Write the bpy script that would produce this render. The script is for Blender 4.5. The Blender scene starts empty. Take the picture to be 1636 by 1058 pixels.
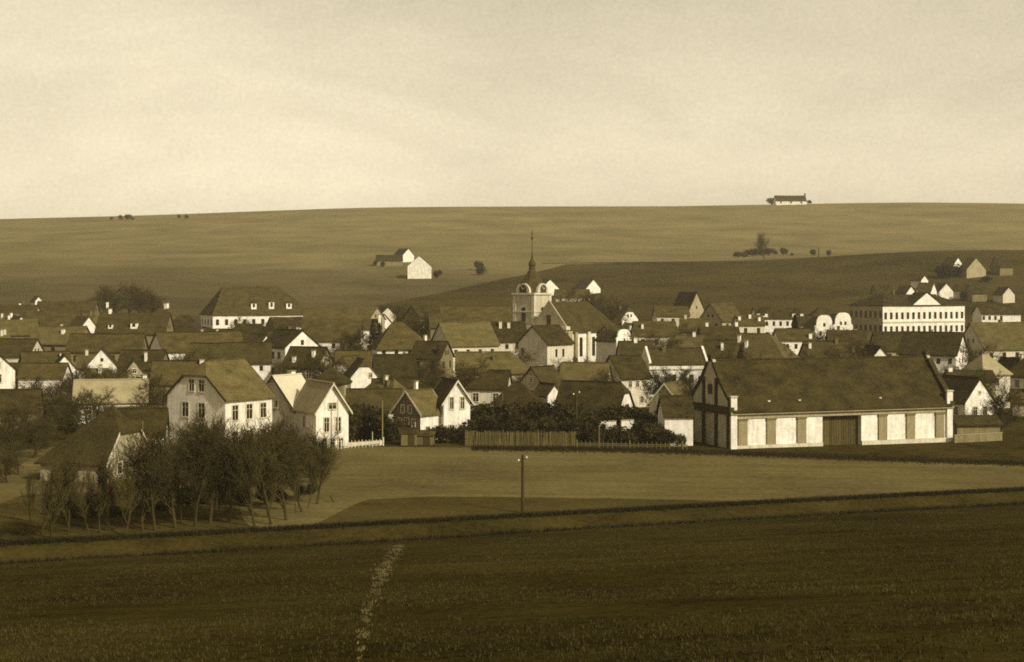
import bpy, math, random
import numpy as np
from mathutils import Vector, Matrix, noise as mnoise

# ------------------------------------------------------------------ camera, sky, sun
SC = bpy.context.scene
COL = SC.collection
F, CX, EYE_Y, EYE = 2500.0, 818.0, 453.0, 20.5      # focal length and eye level in photo pixels, eye height in metres
cam_d = bpy.data.cameras.new('camera'); cam = bpy.data.objects.new('camera', cam_d); COL.objects.link(cam)
cam.location = (0, 0, EYE); cam.rotation_euler = (math.radians(90), 0, 0)
cam_d.sensor_fit = 'HORIZONTAL'; cam_d.sensor_width = 36.0; cam_d.lens = 36.0 * F / 1636.0
cam_d.shift_y = -(529.0 - EYE_Y) / 1636.0
cam_d.clip_start = 1.0; cam_d.clip_end = 12000.0
SC.camera = cam

SUN_AZ, SUN_EL = math.radians(45.0), math.radians(33.0)   # azimuth measured from behind the camera towards the right
sun_dir = Vector((math.sin(SUN_AZ) * math.cos(SUN_EL), -math.cos(SUN_AZ) * math.cos(SUN_EL), math.sin(SUN_EL)))
sd = bpy.data.lights.new('sun', 'SUN'); sd.energy = 2.9; sd.angle = math.radians(1.2); sd.color = (1.0, 0.95, 0.84)
so = bpy.data.objects.new('sun', sd); COL.objects.link(so)
so.rotation_euler = sun_dir.to_track_quat('Z', 'Y').to_euler(); so.location = (60, -60, 120)

W = bpy.data.worlds.new('World'); SC.world = W; W.use_nodes = True
nt = W.node_tree; nt.nodes.clear()
def N(tree, kind, **kw):
    n = tree.nodes.new(kind)
    for k, v in kw.items():
        if k in ('operation', 'blend_type', 'data_type', 'sky_type', 'noise_dimensions', 'wave_type', 'bands_direction', 'feature', 'distance'): setattr(n, k, v)
    return n
sky = N(nt, 'ShaderNodeTexSky'); sky.sky_type = 'NISHITA'; sky.sun_disc = False
sky.sun_elevation = SUN_EL; sky.sun_rotation = math.atan2(sun_dir.x, sun_dir.y); sky.altitude = 300
sky.dust_density = 1.4; sky.air_density = 1.0
bw = N(nt, 'ShaderNodeRGBToBW'); nt.links.new(sky.outputs[0], bw.inputs[0])
tc = N(nt, 'ShaderNodeTexCoord'); mp = N(nt, 'ShaderNodeMapping'); mp.inputs['Scale'].default_value = (2.0, 2.0, 6.0)
mp.inputs['Rotation'].default_value = (0.0, 0.25, 0.3)
nt.links.new(tc.outputs['Generated'], mp.inputs[0])
cn = N(nt, 'ShaderNodeTexNoise'); cn.inputs['Scale'].default_value = 2.2; cn.inputs['Detail'].default_value = 9; cn.inputs['Roughness'].default_value = 0.55
cn.inputs['Distortion'].default_value = 0.4
nt.links.new(mp.outputs[0], cn.inputs[0])
cr = N(nt, 'ShaderNodeMapRange'); cr.inputs[1].default_value = 0.30; cr.inputs[2].default_value = 0.72; cr.inputs[3].default_value = 0.86; cr.inputs[4].default_value = 1.15
nt.links.new(cn.outputs[0], cr.inputs[0])
gn = N(nt, 'ShaderNodeTexNoise'); gn.inputs['Scale'].default_value = 420; gn.inputs['Detail'].default_value = 2
nt.links.new(tc.outputs['Generated'], gn.inputs[0])
gr = N(nt, 'ShaderNodeMapRange'); gr.inputs[1].default_value = 0.2; gr.inputs[2].default_value = 0.8; gr.inputs[3].default_value = 0.93; gr.inputs[4].default_value = 1.07
nt.links.new(gn.outputs[0], gr.inputs[0])
m0 = N(nt, 'ShaderNodeMath', operation='MULTIPLY'); nt.links.new(cr.outputs[0], m0.inputs[0]); nt.links.new(gr.outputs[0], m0.inputs[1])
m1 = N(nt, 'ShaderNodeMath', operation='MULTIPLY'); nt.links.new(bw.outputs[0], m1.inputs[0]); nt.links.new(m0.outputs[0], m1.inputs[1])
tint = N(nt, 'ShaderNodeMix', data_type='RGBA', blend_type='MULTIPLY'); tint.inputs[0].default_value = 1.0
nt.links.new(m1.outputs[0], tint.inputs[6]); tint.inputs[7].default_value = (1.0, 0.888, 0.635, 1)
bg = N(nt, 'ShaderNodeBackground'); bg.inputs[1].default_value = 0.135
wo = N(nt, 'ShaderNodeOutputWorld'); nt.links.new(tint.outputs[2], bg.inputs[0]); nt.links.new(bg.outputs[0], wo.inputs[0])

vs = SC.view_settings; vs.view_transform = 'Standard'; vs.look = 'None'; vs.exposure = 0.45; vs.gamma = 1.0; vs.use_curve_mapping = False
SC.render.engine = 'CYCLES'; SC.cycles.use_denoising = False; SC.cycles.max_bounces = 5
SC.cycles.volume_bounces = 0; SC.cycles.filter_width = 1.8

RND = random.Random(7)

# ------------------------------------------------------------------ materials
def sep(v):
    """a monochrome sepia reflectance of strength v"""
    g = 0.695 + 0.25 * math.sqrt(v); b = 0.045 + 0.79 * v ** 0.58
    return (v, v * min(g, 0.96), v * min(b, 0.86), 1.0)

MATS = {}
def mat(name, v, var=0.25, coarse=0.35, fine=5.0, rough=0.92, bump=0.0, rnd=0.0, streak=0.0, spec=0.15, stretch=None):
    if name in MATS: return MATS[name]
    m = bpy.data.materials.new(name); m.use_nodes = True
    t = m.node_tree; b = t.nodes['Principled BSDF']; L = t.links.new
    b.inputs['Roughness'].default_value = rough; b.inputs['Specular IOR Level'].default_value = spec
    co = N(t, 'ShaderNodeTexCoord'); src = co.outputs['Object']
    if stretch:
        mpn = N(t, 'ShaderNodeMapping'); mpn.inputs['Scale'].default_value = stretch; L(src, mpn.inputs[0]); src = mpn.outputs[0]
    oi = N(t, 'ShaderNodeObjectInfo')
    off = N(t, 'ShaderNodeVectorMath', operation='ADD'); L(src, off.inputs[0])
    sc_ = N(t, 'ShaderNodeMath', operation='MULTIPLY'); L(oi.outputs['Random'], sc_.inputs[0]); sc_.inputs[1].default_value = 37.0
    L(sc_.outputs[0], off.inputs[1]); src = off.outputs[0]
    n1 = N(t, 'ShaderNodeTexNoise'); n1.inputs['Scale'].default_value = coarse; n1.inputs['Detail'].default_value = 6; n1.inputs['Roughness'].default_value = 0.65; L(src, n1.inputs[0])
    n2 = N(t, 'ShaderNodeTexNoise'); n2.inputs['Scale'].default_value = fine; n2.inputs['Detail'].default_value = 4; n2.inputs['Roughness'].default_value = 0.7; L(src, n2.inputs[0])
    a = N(t, 'ShaderNodeMath', operation='ADD'); L(n1.outputs[0], a.inputs[0]); L(n2.outputs[0], a.inputs[1])
    r = N(t, 'ShaderNodeMapRange'); r.inputs[1].default_value = 0.78; r.inputs[2].default_value = 1.22; r.clamp = False; r.inputs[3].default_value = 1 - var; r.inputs[4].default_value = 1 + var; L(a.outputs[0], r.inputs[0])
    f = r.outputs[0]
    if streak:
        w = N(t, 'ShaderNodeTexNoise'); w.inputs['Scale'].default_value = 1.0; w.inputs['Detail'].default_value = 4
        mw = N(t, 'ShaderNodeMapping'); mw.inputs['Scale'].default_value = (3.0, 3.0, 0.25); L(src, mw.inputs[0]); L(mw.outputs[0], w.inputs[0])
        rw = N(t, 'ShaderNodeMapRange'); rw.inputs[1].default_value = 0.35; rw.inputs[2].default_value = 0.65; rw.inputs[3].default_value = 1 - streak; rw.inputs[4].default_value = 1.0; L(w.outputs[0], rw.inputs[0])
        mm = N(t, 'ShaderNodeMath', operation='MULTIPLY'); L(f, mm.inputs[0]); L(rw.outputs[0], mm.inputs[1]); f = mm.outputs[0]
    if rnd:
        rr = N(t, 'ShaderNodeMapRange'); rr.inputs[3].default_value = 1 - rnd; rr.inputs[4].default_value = 1 + rnd; L(oi.outputs['Random'], rr.inputs[0])
        mm = N(t, 'ShaderNodeMath', operation='MULTIPLY'); L(f, mm.inputs[0]); L(rr.outputs[0], mm.inputs[1]); f = mm.outputs[0]
    mx = N(t, 'ShaderNodeMix', data_type='RGBA', blend_type='MULTIPLY'); mx.inputs[0].default_value = 1.0; mx.inputs[6].default_value = sep(v); L(f, mx.inputs[7])
    L(mx.outputs[2], b.inputs['Base Color'])
    if bump:
        bp = N(t, 'ShaderNodeBump'); bp.inputs['Strength'].default_value = 0.7; bp.inputs['Distance'].default_value = bump; L(n2.outputs[0], bp.inputs['Height']); L(bp.outputs[0], b.inputs['Normal'])
    MATS[name] = m; return m

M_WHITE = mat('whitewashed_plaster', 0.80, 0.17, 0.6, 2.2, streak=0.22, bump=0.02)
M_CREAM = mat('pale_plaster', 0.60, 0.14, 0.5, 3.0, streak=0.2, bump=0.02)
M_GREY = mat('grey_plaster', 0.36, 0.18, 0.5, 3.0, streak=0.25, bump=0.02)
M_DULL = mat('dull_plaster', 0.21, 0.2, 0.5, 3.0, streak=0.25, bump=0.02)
M_ROOF = mat('old_roof_tiles', 0.060, 0.44, 0.5, 4.0, bump=0.06, rnd=0.22, stretch=(1, 1, 2.2))
M_ROOFD = mat('dark_roof_tiles', 0.038, 0.58, 0.5, 4.0, bump=0.06, rnd=0.15, stretch=(1, 1, 2.2))
M_ROOFM = mat('weathered_roof_tiles', 0.095, 0.38, 0.5, 4.0, bump=0.06, rnd=0.15, stretch=(1, 1, 2.2))
M_ROOFP = mat('pale_sheet_roof', 0.30, 0.2, 0.6, 4.0, bump=0.04)
M_ROOFB = mat('bright_sheet_roof', 0.55, 0.12, 0.6, 4.0, bump=0.03)
M_WOOD = mat('dark_timber', 0.045, 0.3, 0.8, 9.0, bump=0.02)
M_WOODM = mat('weathered_timber', 0.15, 0.35, 0.8, 9.0, bump=0.02, rnd=0.2)
M_GLASS = mat('dark_window_glass', 0.025, 0.2, 0.8, 3.0, rough=0.18, spec=0.5)
M_BRICK = mat('sooty_brick', 0.12, 0.3, 1.0, 8.0, bump=0.02)
M_COPPER = mat('dark_spire_sheeting', 0.06, 0.3, 0.6, 4.0)
M_STONE = mat('grey_render', 0.30, 0.22, 0.6, 4.0, bump=0.02, streak=0.15)
M_IRON = mat('dark_iron', 0.03, 0.2, 1.0, 5.0)
M_BARK = mat('bare_bark', 0.048, 0.35, 1.0, 9.0)
M_TWIG = mat('bare_twigs', 0.058, 0.35, 0.7, 5.0)
M_TWIGL = mat('pale_dry_twigs', 0.16, 0.35, 0.7, 5.0)
M_LEAF = mat('dark_evergreen', 0.03, 0.4, 0.5, 5.0)
M_BUSH = mat('dark_bare_shrub', 0.036, 0.4, 0.5, 5.0)
M_TUFT = mat('winter_grass_blades', 0.05, 0.5, 0.08, 1.2)
M_TUFTD = mat('dark_verge_grass', 0.022, 0.4, 0.1, 1.5)

# ------------------------------------------------------------------ terrain
def smooth(a, b, x):
    t = min(1.0, max(0.0, (x - a) / (b - a))); return t * t * (3 - 2 * t)
PY = np.array([-100, 120, 220, 260, 300, 350, 420, 500, 560, 650, 800, 1050, 1280, 1470, 1560, 1680, 2000, 3000, 6000], float)
PZ = np.array([0, 0, 0, .8, 2.0, 3.0, 4.6, 6.8, 9.3, 14.5, 25, 47, 72, 93, 97.5, 95, 84, 50, 0], float)
_yy = np.linspace(-100, 6000, 3051)
_zz = np.interp(_yy, PY, PZ)
for _k, _pad in ((25, 12),):                                  # round off the corners of the profile
    ker = np.hanning(27); ker /= ker.sum()
    _zz = np.convolve(np.pad(_zz, 13, mode='edge'), ker, mode='valid')
def skew(x): return 75.0 * math.tanh(x / 150.0)
def terrain(x, y):
    p = float(np.interp(y, _yy, _zz))
    if y > 500:
        t = max(-1.7, min(1.7, x / 476.0)); g = smooth(500, 1200, y)
        p *= 1 + g * (0.095 * t - 0.052 * t * t)
        p += 15.0 * math.exp(-((x - 250) / 150.0) ** 2) * math.exp(-((y - 770) / 120.0) ** 2)
        p += g * (2.2 * mnoise.noise(Vector((x * .004, y * .003, 1.0))))
    z = p - 0.15 - 0.010 * max(-160, min(160, x))
    s = y - skew(x) - 135.0
    if s < 50:
        zl = 0.36 - 0.019 * max(-160, min(160, x))
        if s >= 0: z = zl + (z - zl) * smooth(0, 50, s)
        elif s > -5.5: z = zl - 0.85 * smooth(0, -5.5, s)
        elif s > -8.2: z = zl - 0.85 - 0.12 * smooth(-5.5, -8.2, s)
        elif s > -9.6: z = zl - 0.97 + 1.05 * smooth(-8.2, -9.6, s)
        else: z = zl + 0.08 + 0.1215 * (-s - 9.6)
        if s < -12: z += 0.22 * mnoise.noise(Vector((x * .05, y * .05, 3.0)))
    if 0 < s and y < 500: z += 0.10 * mnoise.noise(Vector((x * .06, y * .06, 7.0))) * smooth(0, 15, s)
    return z

def at(px, py, D): return Vector(((px - CX) / F * D, D, EYE - (py - EYE_Y) / F * D))
def ray(px, py, start=90.0):
    """the place on the ground that stands at that pixel of the photograph"""
    D = start
    while D < 3000:
        p = at(px, py, D)
        if p.z < terrain(p.x, D): return D
        D += 0.5 if D < 300 else 2.0
    return D

def new_obj(name, me, m=None, parent=None):
    o = bpy.data.objects.new(name, me); COL.objects.link(o)
    if m is not None and me is not None and not me.materials: me.materials.append(m)
    if parent is not None: o.parent = parent
    return o
def mesh(name, v, f, smooth_=False):
    me = bpy.data.meshes.new(name); me.from_pydata([tuple(p) for p in v], [], f); me.update()
    if smooth_:
        for p in me.polygons: p.use_smooth = True
    return me
def tag(o, label=None, cat=None, group=None, kind=None):
    if label: o['label'] = label
    if cat: o['category'] = cat
    if group: o['group'] = group
    if kind: o['kind'] = kind
    return o

def ground_material(name, v, bands, coarse, fine, var, plough=0.0):
    """field colours; bands = [(distance in metres, relative tone)] for strips of different crops across the slope"""
    m = bpy.data.materials.new(name); m.use_nodes = True
    t = m.node_tree; b = t.nodes['Principled BSDF']; L = t.links.new
    b.inputs['Roughness'].default_value = 1.0; b.inputs['Specular IOR Level'].default_value = 0.0
    co = N(t, 'ShaderNodeTexCoord'); src = co.outputs['Object']
    n1 = N(t, 'ShaderNodeTexNoise'); n1.inputs['Scale'].default_value = coarse; n1.inputs['Detail'].default_value = 8; n1.inputs['Roughness'].default_value = 0.65; L(src, n1.inputs[0])
    n2 = N(t, 'ShaderNodeTexNoise'); n2.inputs['Scale'].default_value = fine; n2.inputs['Detail'].default_value = 5; n2.inputs['Roughness'].default_value = 0.75; L(src, n2.inputs[0])
    a = N(t, 'ShaderNodeMath', operation='ADD'); L(n1.outputs[0], a.inputs[0]); L(n2.outputs[0], a.inputs[1])
    r = N(t, 'ShaderNodeMapRange'); r.inputs[1].default_value = 0.80; r.inputs[2].default_value = 1.20; r.clamp = False; r.inputs[3].default_value = 1 - var; r.inputs[4].default_value = 1 + var; L(a.outputs[0], r.inputs[0])
    f = r.outputs[0]
    if bands:
        sx = N(t, 'ShaderNodeSeparateXYZ'); L(src, sx.inputs[0])
        wob = N(t, 'ShaderNodeTexNoise'); wob.inputs['Scale'].default_value = 0.006; wob.inputs['Detail'].default_value = 3; L(src, wob.inputs[0])
        wm = N(t, 'ShaderNodeMath', operation='MULTIPLY_ADD'); L(wob.outputs[0], wm.inputs[0]); wm.inputs[1].default_value = 150.0; L(sx.outputs[1], wm.inputs[2])
        xm = N(t, 'ShaderNodeMath', operation='MULTIPLY_ADD'); L(sx.outputs[0], xm.inputs[0]); xm.inputs[1].default_value = 0.10; L(wm.outputs[0], xm.inputs[2])
        mr = N(t, 'ShaderNodeMapRange'); mr.inputs[1].default_value = bands[0][0]; mr.inputs[2].default_value = bands[-1][0]; L(xm.outputs[0], mr.inputs[0])
        ramp = N(t, 'ShaderNodeValToRGB'); els = ramp.color_ramp.elements
        d0, d1 = bands[0][0], bands[-1][0]
        while len(els) < len(bands): els.new(0.5)
        for e, (d, tone) in zip(els, bands):
            e.position = (d - d0) / (d1 - d0); e.color = (tone, tone, tone, 1)
        L(mr.outputs[0], ramp.inputs[0])
        mm = N(t, 'ShaderNodeMath', operation='MULTIPLY'); L(f, mm.inputs[0]); L(ramp.outputs[0], mm.inputs[1]); f = mm.outputs[0]
    if plough:
        mp_ = N(t, 'ShaderNodeMapping'); mp_.inputs['Rotation'].default_value = (0, 0, math.radians(-8)); mp_.inputs['Scale'].default_value = (0.02, 0.55, 0.55); L(src, mp_.inputs[0])
        w = N(t, 'ShaderNodeTexNoise'); w.inputs['Scale'].default_value = 1.0; w.inputs['Detail'].default_value = 5; w.inputs['Roughness'].default_value = 0.7; L(mp_.outputs[0], w.inputs[0])
        rw = N(t, 'ShaderNodeMapRange'); rw.inputs[1].default_value = 0.3; rw.inputs[2].default_value = 0.7; rw.inputs[3].default_value = 1 - plough; rw.inputs[4].default_value = 1 + plough; L(w.outputs[0], rw.inputs[0])
        mm = N(t, 'ShaderNodeMath', operation='MULTIPLY'); L(f, mm.inputs[0]); L(rw.outputs[0], mm.inputs[1]); f = mm.outputs[0]
    mx = N(t, 'ShaderNodeMix', data_type='RGBA', blend_type='MULTIPLY'); mx.inputs[0].default_value = 1.0; mx.inputs[6].default_value = sep(v); L(f, mx.inputs[7])
    L(mx.outputs[2], b.inputs['Base Color'])
    bp = N(t, 'ShaderNodeBump'); bp.inputs['Strength'].default_value = 0.6; bp.inputs['Distance'].default_value = 0.12; L(n2.outputs[0], bp.inputs['Height']); L(bp.outputs[0], b.inputs['Normal'])
    return m

G_FORE = ground_material('dark_winter_field', 0.039, None, 0.06, 2.2, 0.45, plough=0.28)
G_BANK = ground_material('grassy_bank', 0.045, None, 0.15, 2.0, 0.40)
G_MEAD = ground_material('pale_meadow', 0.128, None, 0.05, 1.6, 0.28, plough=0.20)
G_TOWN = ground_material('garden_soil_and_grass', 0.048, None, 0.08, 0.7, 0.45)
G_HILL = ground_material('hillside_fields', 0.165, [(430, 0.44), (600, 0.50), (700, 0.56), (780, 0.68), (880, 0.78), (905, 0.98), (1010, 1.10), (1030, 0.98), (1200, 1.12), (1380, 1.2), (1400, 1.1), (1720, 1.2)], 0.02, 0.6, 0.30)
G_KNOLL = ground_material('dark_rough_pasture', 0.056, None, 0.02, 0.6, 0.45)
G_DIRT = ground_material('dark_ploughed_strip', 0.07, None, 0.1, 1.5, 0.3)

XS = sorted(set([round(v, 3) for v in np.concatenate([np.arange(-80, 80.1, 2.0), np.arange(-400, 401, 10.0), np.arange(-1600, 1601, 50.0), np.array([-6000., -4000, -2600, 2600, 4000, 6000])])]))
def y_near(x): return -90.0
def y_field_edge(x): return 135.0 + skew(x) - 8.2
def y_bank_top(x): return 135.0 + skew(x) + 0.3
def y_meadow_end(x): return max(y_bank_top(x) + 20.0, 196.0 - 0.25 * max(0.0, min(x, 90) - 15) - 0.12 * max(0.0, -25 - x))
def y_town_end(x): return max(y_meadow_end(x) + 10, 500.0)
def y_hill_end(x): return 6000.0
def patch(name, fa, fb, n, m, power=1.0):
    v, f = [], []
    for j in range(n + 1):
        t = (j / n) ** power
        for x in XS:
            a, b = fa(x), fb(x); y = a + (b - a) * t
            v.append((x, y, terrain(x, y)))
    w = len(XS)
    for j in range(n):
        for i in range(w - 1):
            q = j * w + i; f.append((q, q + 1, q + w + 1, q + w))
    o = new_obj(name, mesh(name, v, f, True), m); tag(o, kind='structure'); return o
patch('field', y_near, y_field_edge, 90, G_FORE)
patch('bank', y_field_edge, y_bank_top, 16, G_BANK)
patch('meadow', y_bank_top, y_meadow_end, 30, G_MEAD)
patch('ground', y_meadow_end, y_town_end, 60, G_TOWN)
patch('hill', y_town_end, y_hill_end, 170, G_HILL, 1.7)

# dark rough pasture on the near knoll: a sheet following the ground
def strip_sheet(name, xs, f0, f1, n, m, lift):
    v, f = [], []
    for x in xs:
        a, b = f0(x), f1(x)
        for j in range(n + 1):
            y = a + (b - a) * j / n; v.append((x, y, terrain(x, y) + lift))
    for i in range(len(xs) - 1):
        for j in range(n): q = i * (n + 1) + j; f.append((q, q + n + 1, q + n + 2, q + 1))
    o = new_obj(name, mesh(name, v, f, True), m); tag(o, kind='structure'); return o
def past_top(x):
    y = float(np.interp(x, [-70, -40, 30, 70, 100, 130, 200, 300, 600], [520, 640, 850, 862, 850, 825, 812, 800, 790]))
    return y + 9 * mnoise.noise(Vector((x * .03, 0, 2))) + 4 * mnoise.noise(Vector((x * .12, 0, 2)))
strip_sheet('pasture', [-70 + 3 * i for i in range(224)], lambda x: 515.0, past_top, 60, G_KNOLL, 0.30)
strip_sheet('ploughed_strip', [-16.5 + .5 * i for i in range(84)], lambda x: 135.6 + skew(x), lambda x: max(135.7 + skew(x), 135 + skew(x) + (16.5 if x < -8 else 16.5 - (x + 8) * .5) * smooth(-17, -13, x) + .5 * mnoise.noise(Vector((x * .4, 1, 1)))), 24, G_DIRT, 0.06)

G_PATH = ground_material('worn_pale_earth', 0.20, None, 0.3, 2.5, 0.5)
def trail(name, pix, w, m, lift, rough=.5):
    pts = []
    for (px, py) in pix: D = ray(px, py, 30); pts.append((((px - CX) / F * D), D))
    v, f = [], []; n = 14; k = 0
    for i in range(len(pts) - 1):
        for j in range(n):
            t = j / n; x = pts[i][0] * (1 - t) + pts[i + 1][0] * t; y = pts[i][1] * (1 - t) + pts[i + 1][1] * t
            dx, dy = pts[i + 1][0] - pts[i][0], pts[i + 1][1] - pts[i][1]; l = math.hypot(dx, dy); nx, ny = -dy / l, dx / l
            ww = w * (1 + rough * mnoise.noise(Vector((x * .7, y * .7, 4)))); off = w * rough * mnoise.noise(Vector((x * .3, y * .3, 9)))
            for sg in (-1, 0, 1):
                xx, yy = x + nx * (off + sg * ww / 2), y + ny * (off + sg * ww / 2); v.append((xx, yy, terrain(xx, yy) + lift))
            if k: q = 3 * k; f += [(q - 3, q - 2, q + 1, q), (q - 2, q - 1, q + 2, q + 1)]
            k += 1
    o = new_obj(name, mesh(name, v, f), m); tag(o, kind='structure'); return o
trail('track', [(868, 421), (960, 420), (1050, 419), (1130, 418)], 5.0, G_PATH, .6, .3)
strip_sheet('garden', [-46 + .8 * i for i in range(40)], lambda x: 135.8 + skew(x), lambda x: 135.9 + skew(x) + 34 * smooth(-20, -29, x) + 1.5 * mnoise.noise(Vector((x * .3, 2, 1))) * smooth(-20, -24, x), 30, ground_material('dark_garden_soil', 0.062, None, 0.12, 1.6, 0.5), 0.05)
# ------------------------------------------------------------------ building kit
def solid(top, faces, t):
    """a sheet of faces made into a slab of thickness t (downwards)"""
    n = len(top); v = [tuple(p) for p in top] + [(p[0], p[1], p[2] - t) for p in top]
    f = [tuple(q) for q in faces] + [tuple(n + i for i in reversed(q)) for q in faces]
    cnt = {}
    for q in faces:
        for i in range(len(q)):
            e = (q[i], q[(i + 1) % len(q)]); cnt[e] = 1
    for (a, b) in cnt:
        if (b, a) not in cnt: f.append((b, a, n + a, n + b))
    return v, f
BOXC = {}
def box_mesh(sx, sy, sz, m, base=True):
    key = (round(sx, 2), round(sy, 2), round(sz, 2), m.name, base)
    if key in BOXC: return BOXC[key]
    x, y = sx / 2, sy / 2; z0, z1 = (0, sz) if base else (-sz / 2, sz / 2)
    v = [(-x, -y, z0), (x, -y, z0), (x, y, z0), (-x, y, z0), (-x, -y, z1), (x, -y, z1), (x, y, z1), (-x, y, z1)]
    f = [(3, 2, 1, 0), (4, 5, 6, 7), (0, 1, 5, 4), (1, 2, 6, 5), (2, 3, 7, 6), (3, 0, 4, 7)]
    me = mesh('box', v, f); me.materials.append(m); BOXC[key] = me; return me
def boxp(name, parent, x, y, z, sx, sy, sz, m, rz=0.0, ry=0.0, base=True):
    o = new_obj(name, box_mesh(sx, sy, sz, m, base), None, parent); o.location = (x, y, z); o.rotation_euler = (0, ry, rz); return o
WINC = {}
def win_frame_mesh(w, h, m):
    key = (round(w, 2), round(h, 2), m.name)
    if key in WINC: return WINC[key]
    v, f = [], []
    def bar(x0, x1, z0, z1, d):
        k = len(v)
        for y in (-d, 0.02):
            v.extend([(x0, y, z0), (x1, y, z0), (x1, y, z1), (x0, y, z1)])
        f.extend([(k, k + 1, k + 2, k + 3), (k + 7, k + 6, k + 5, k + 4), (k, k + 4, k + 5, k + 1), (k + 1, k + 5, k + 6, k + 2), (k + 2, k + 6, k + 7, k + 3), (k + 3, k + 7, k + 4, k)])
    b = 0.14
    bar(-w / 2 - b, -w / 2, -h / 2 - b, h / 2 + b, .07); bar(w / 2, w / 2 + b, -h / 2 - b, h / 2 + b, .07)
    bar(-w / 2, w / 2, h / 2, h / 2 + b, .07); bar(-w / 2 - .1, w / 2 + .1, -h / 2 - b, -h / 2, .12)
    bar(-.03, .03, -h / 2, h / 2, .045); bar(-w / 2, w / 2, h * .16, h * .16 + .05, .045)
    me = mesh('window_frame', v, f); me.materials.append(m); WINC[key] = me; return me
def window(parent, x, y, z, rz, w, h, D, fm=None):
    if D < 275:
        o = new_obj('window', win_frame_mesh(w, h, fm or M_CREAM), None, parent); o.location = (x, y, z); o.rotation_euler = (0, 0, rz)
        p = new_obj('pane', box_mesh(w, .03, h, M_GLASS, False), None, o); p.location = (0, -.012, 0)
    else:
        o = new_obj('window', box_mesh(w, .06, h, M_GLASS, False), None, parent); o.location = (x, y, z); o.rotation_euler = (0, 0, rz)
    return o

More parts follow.
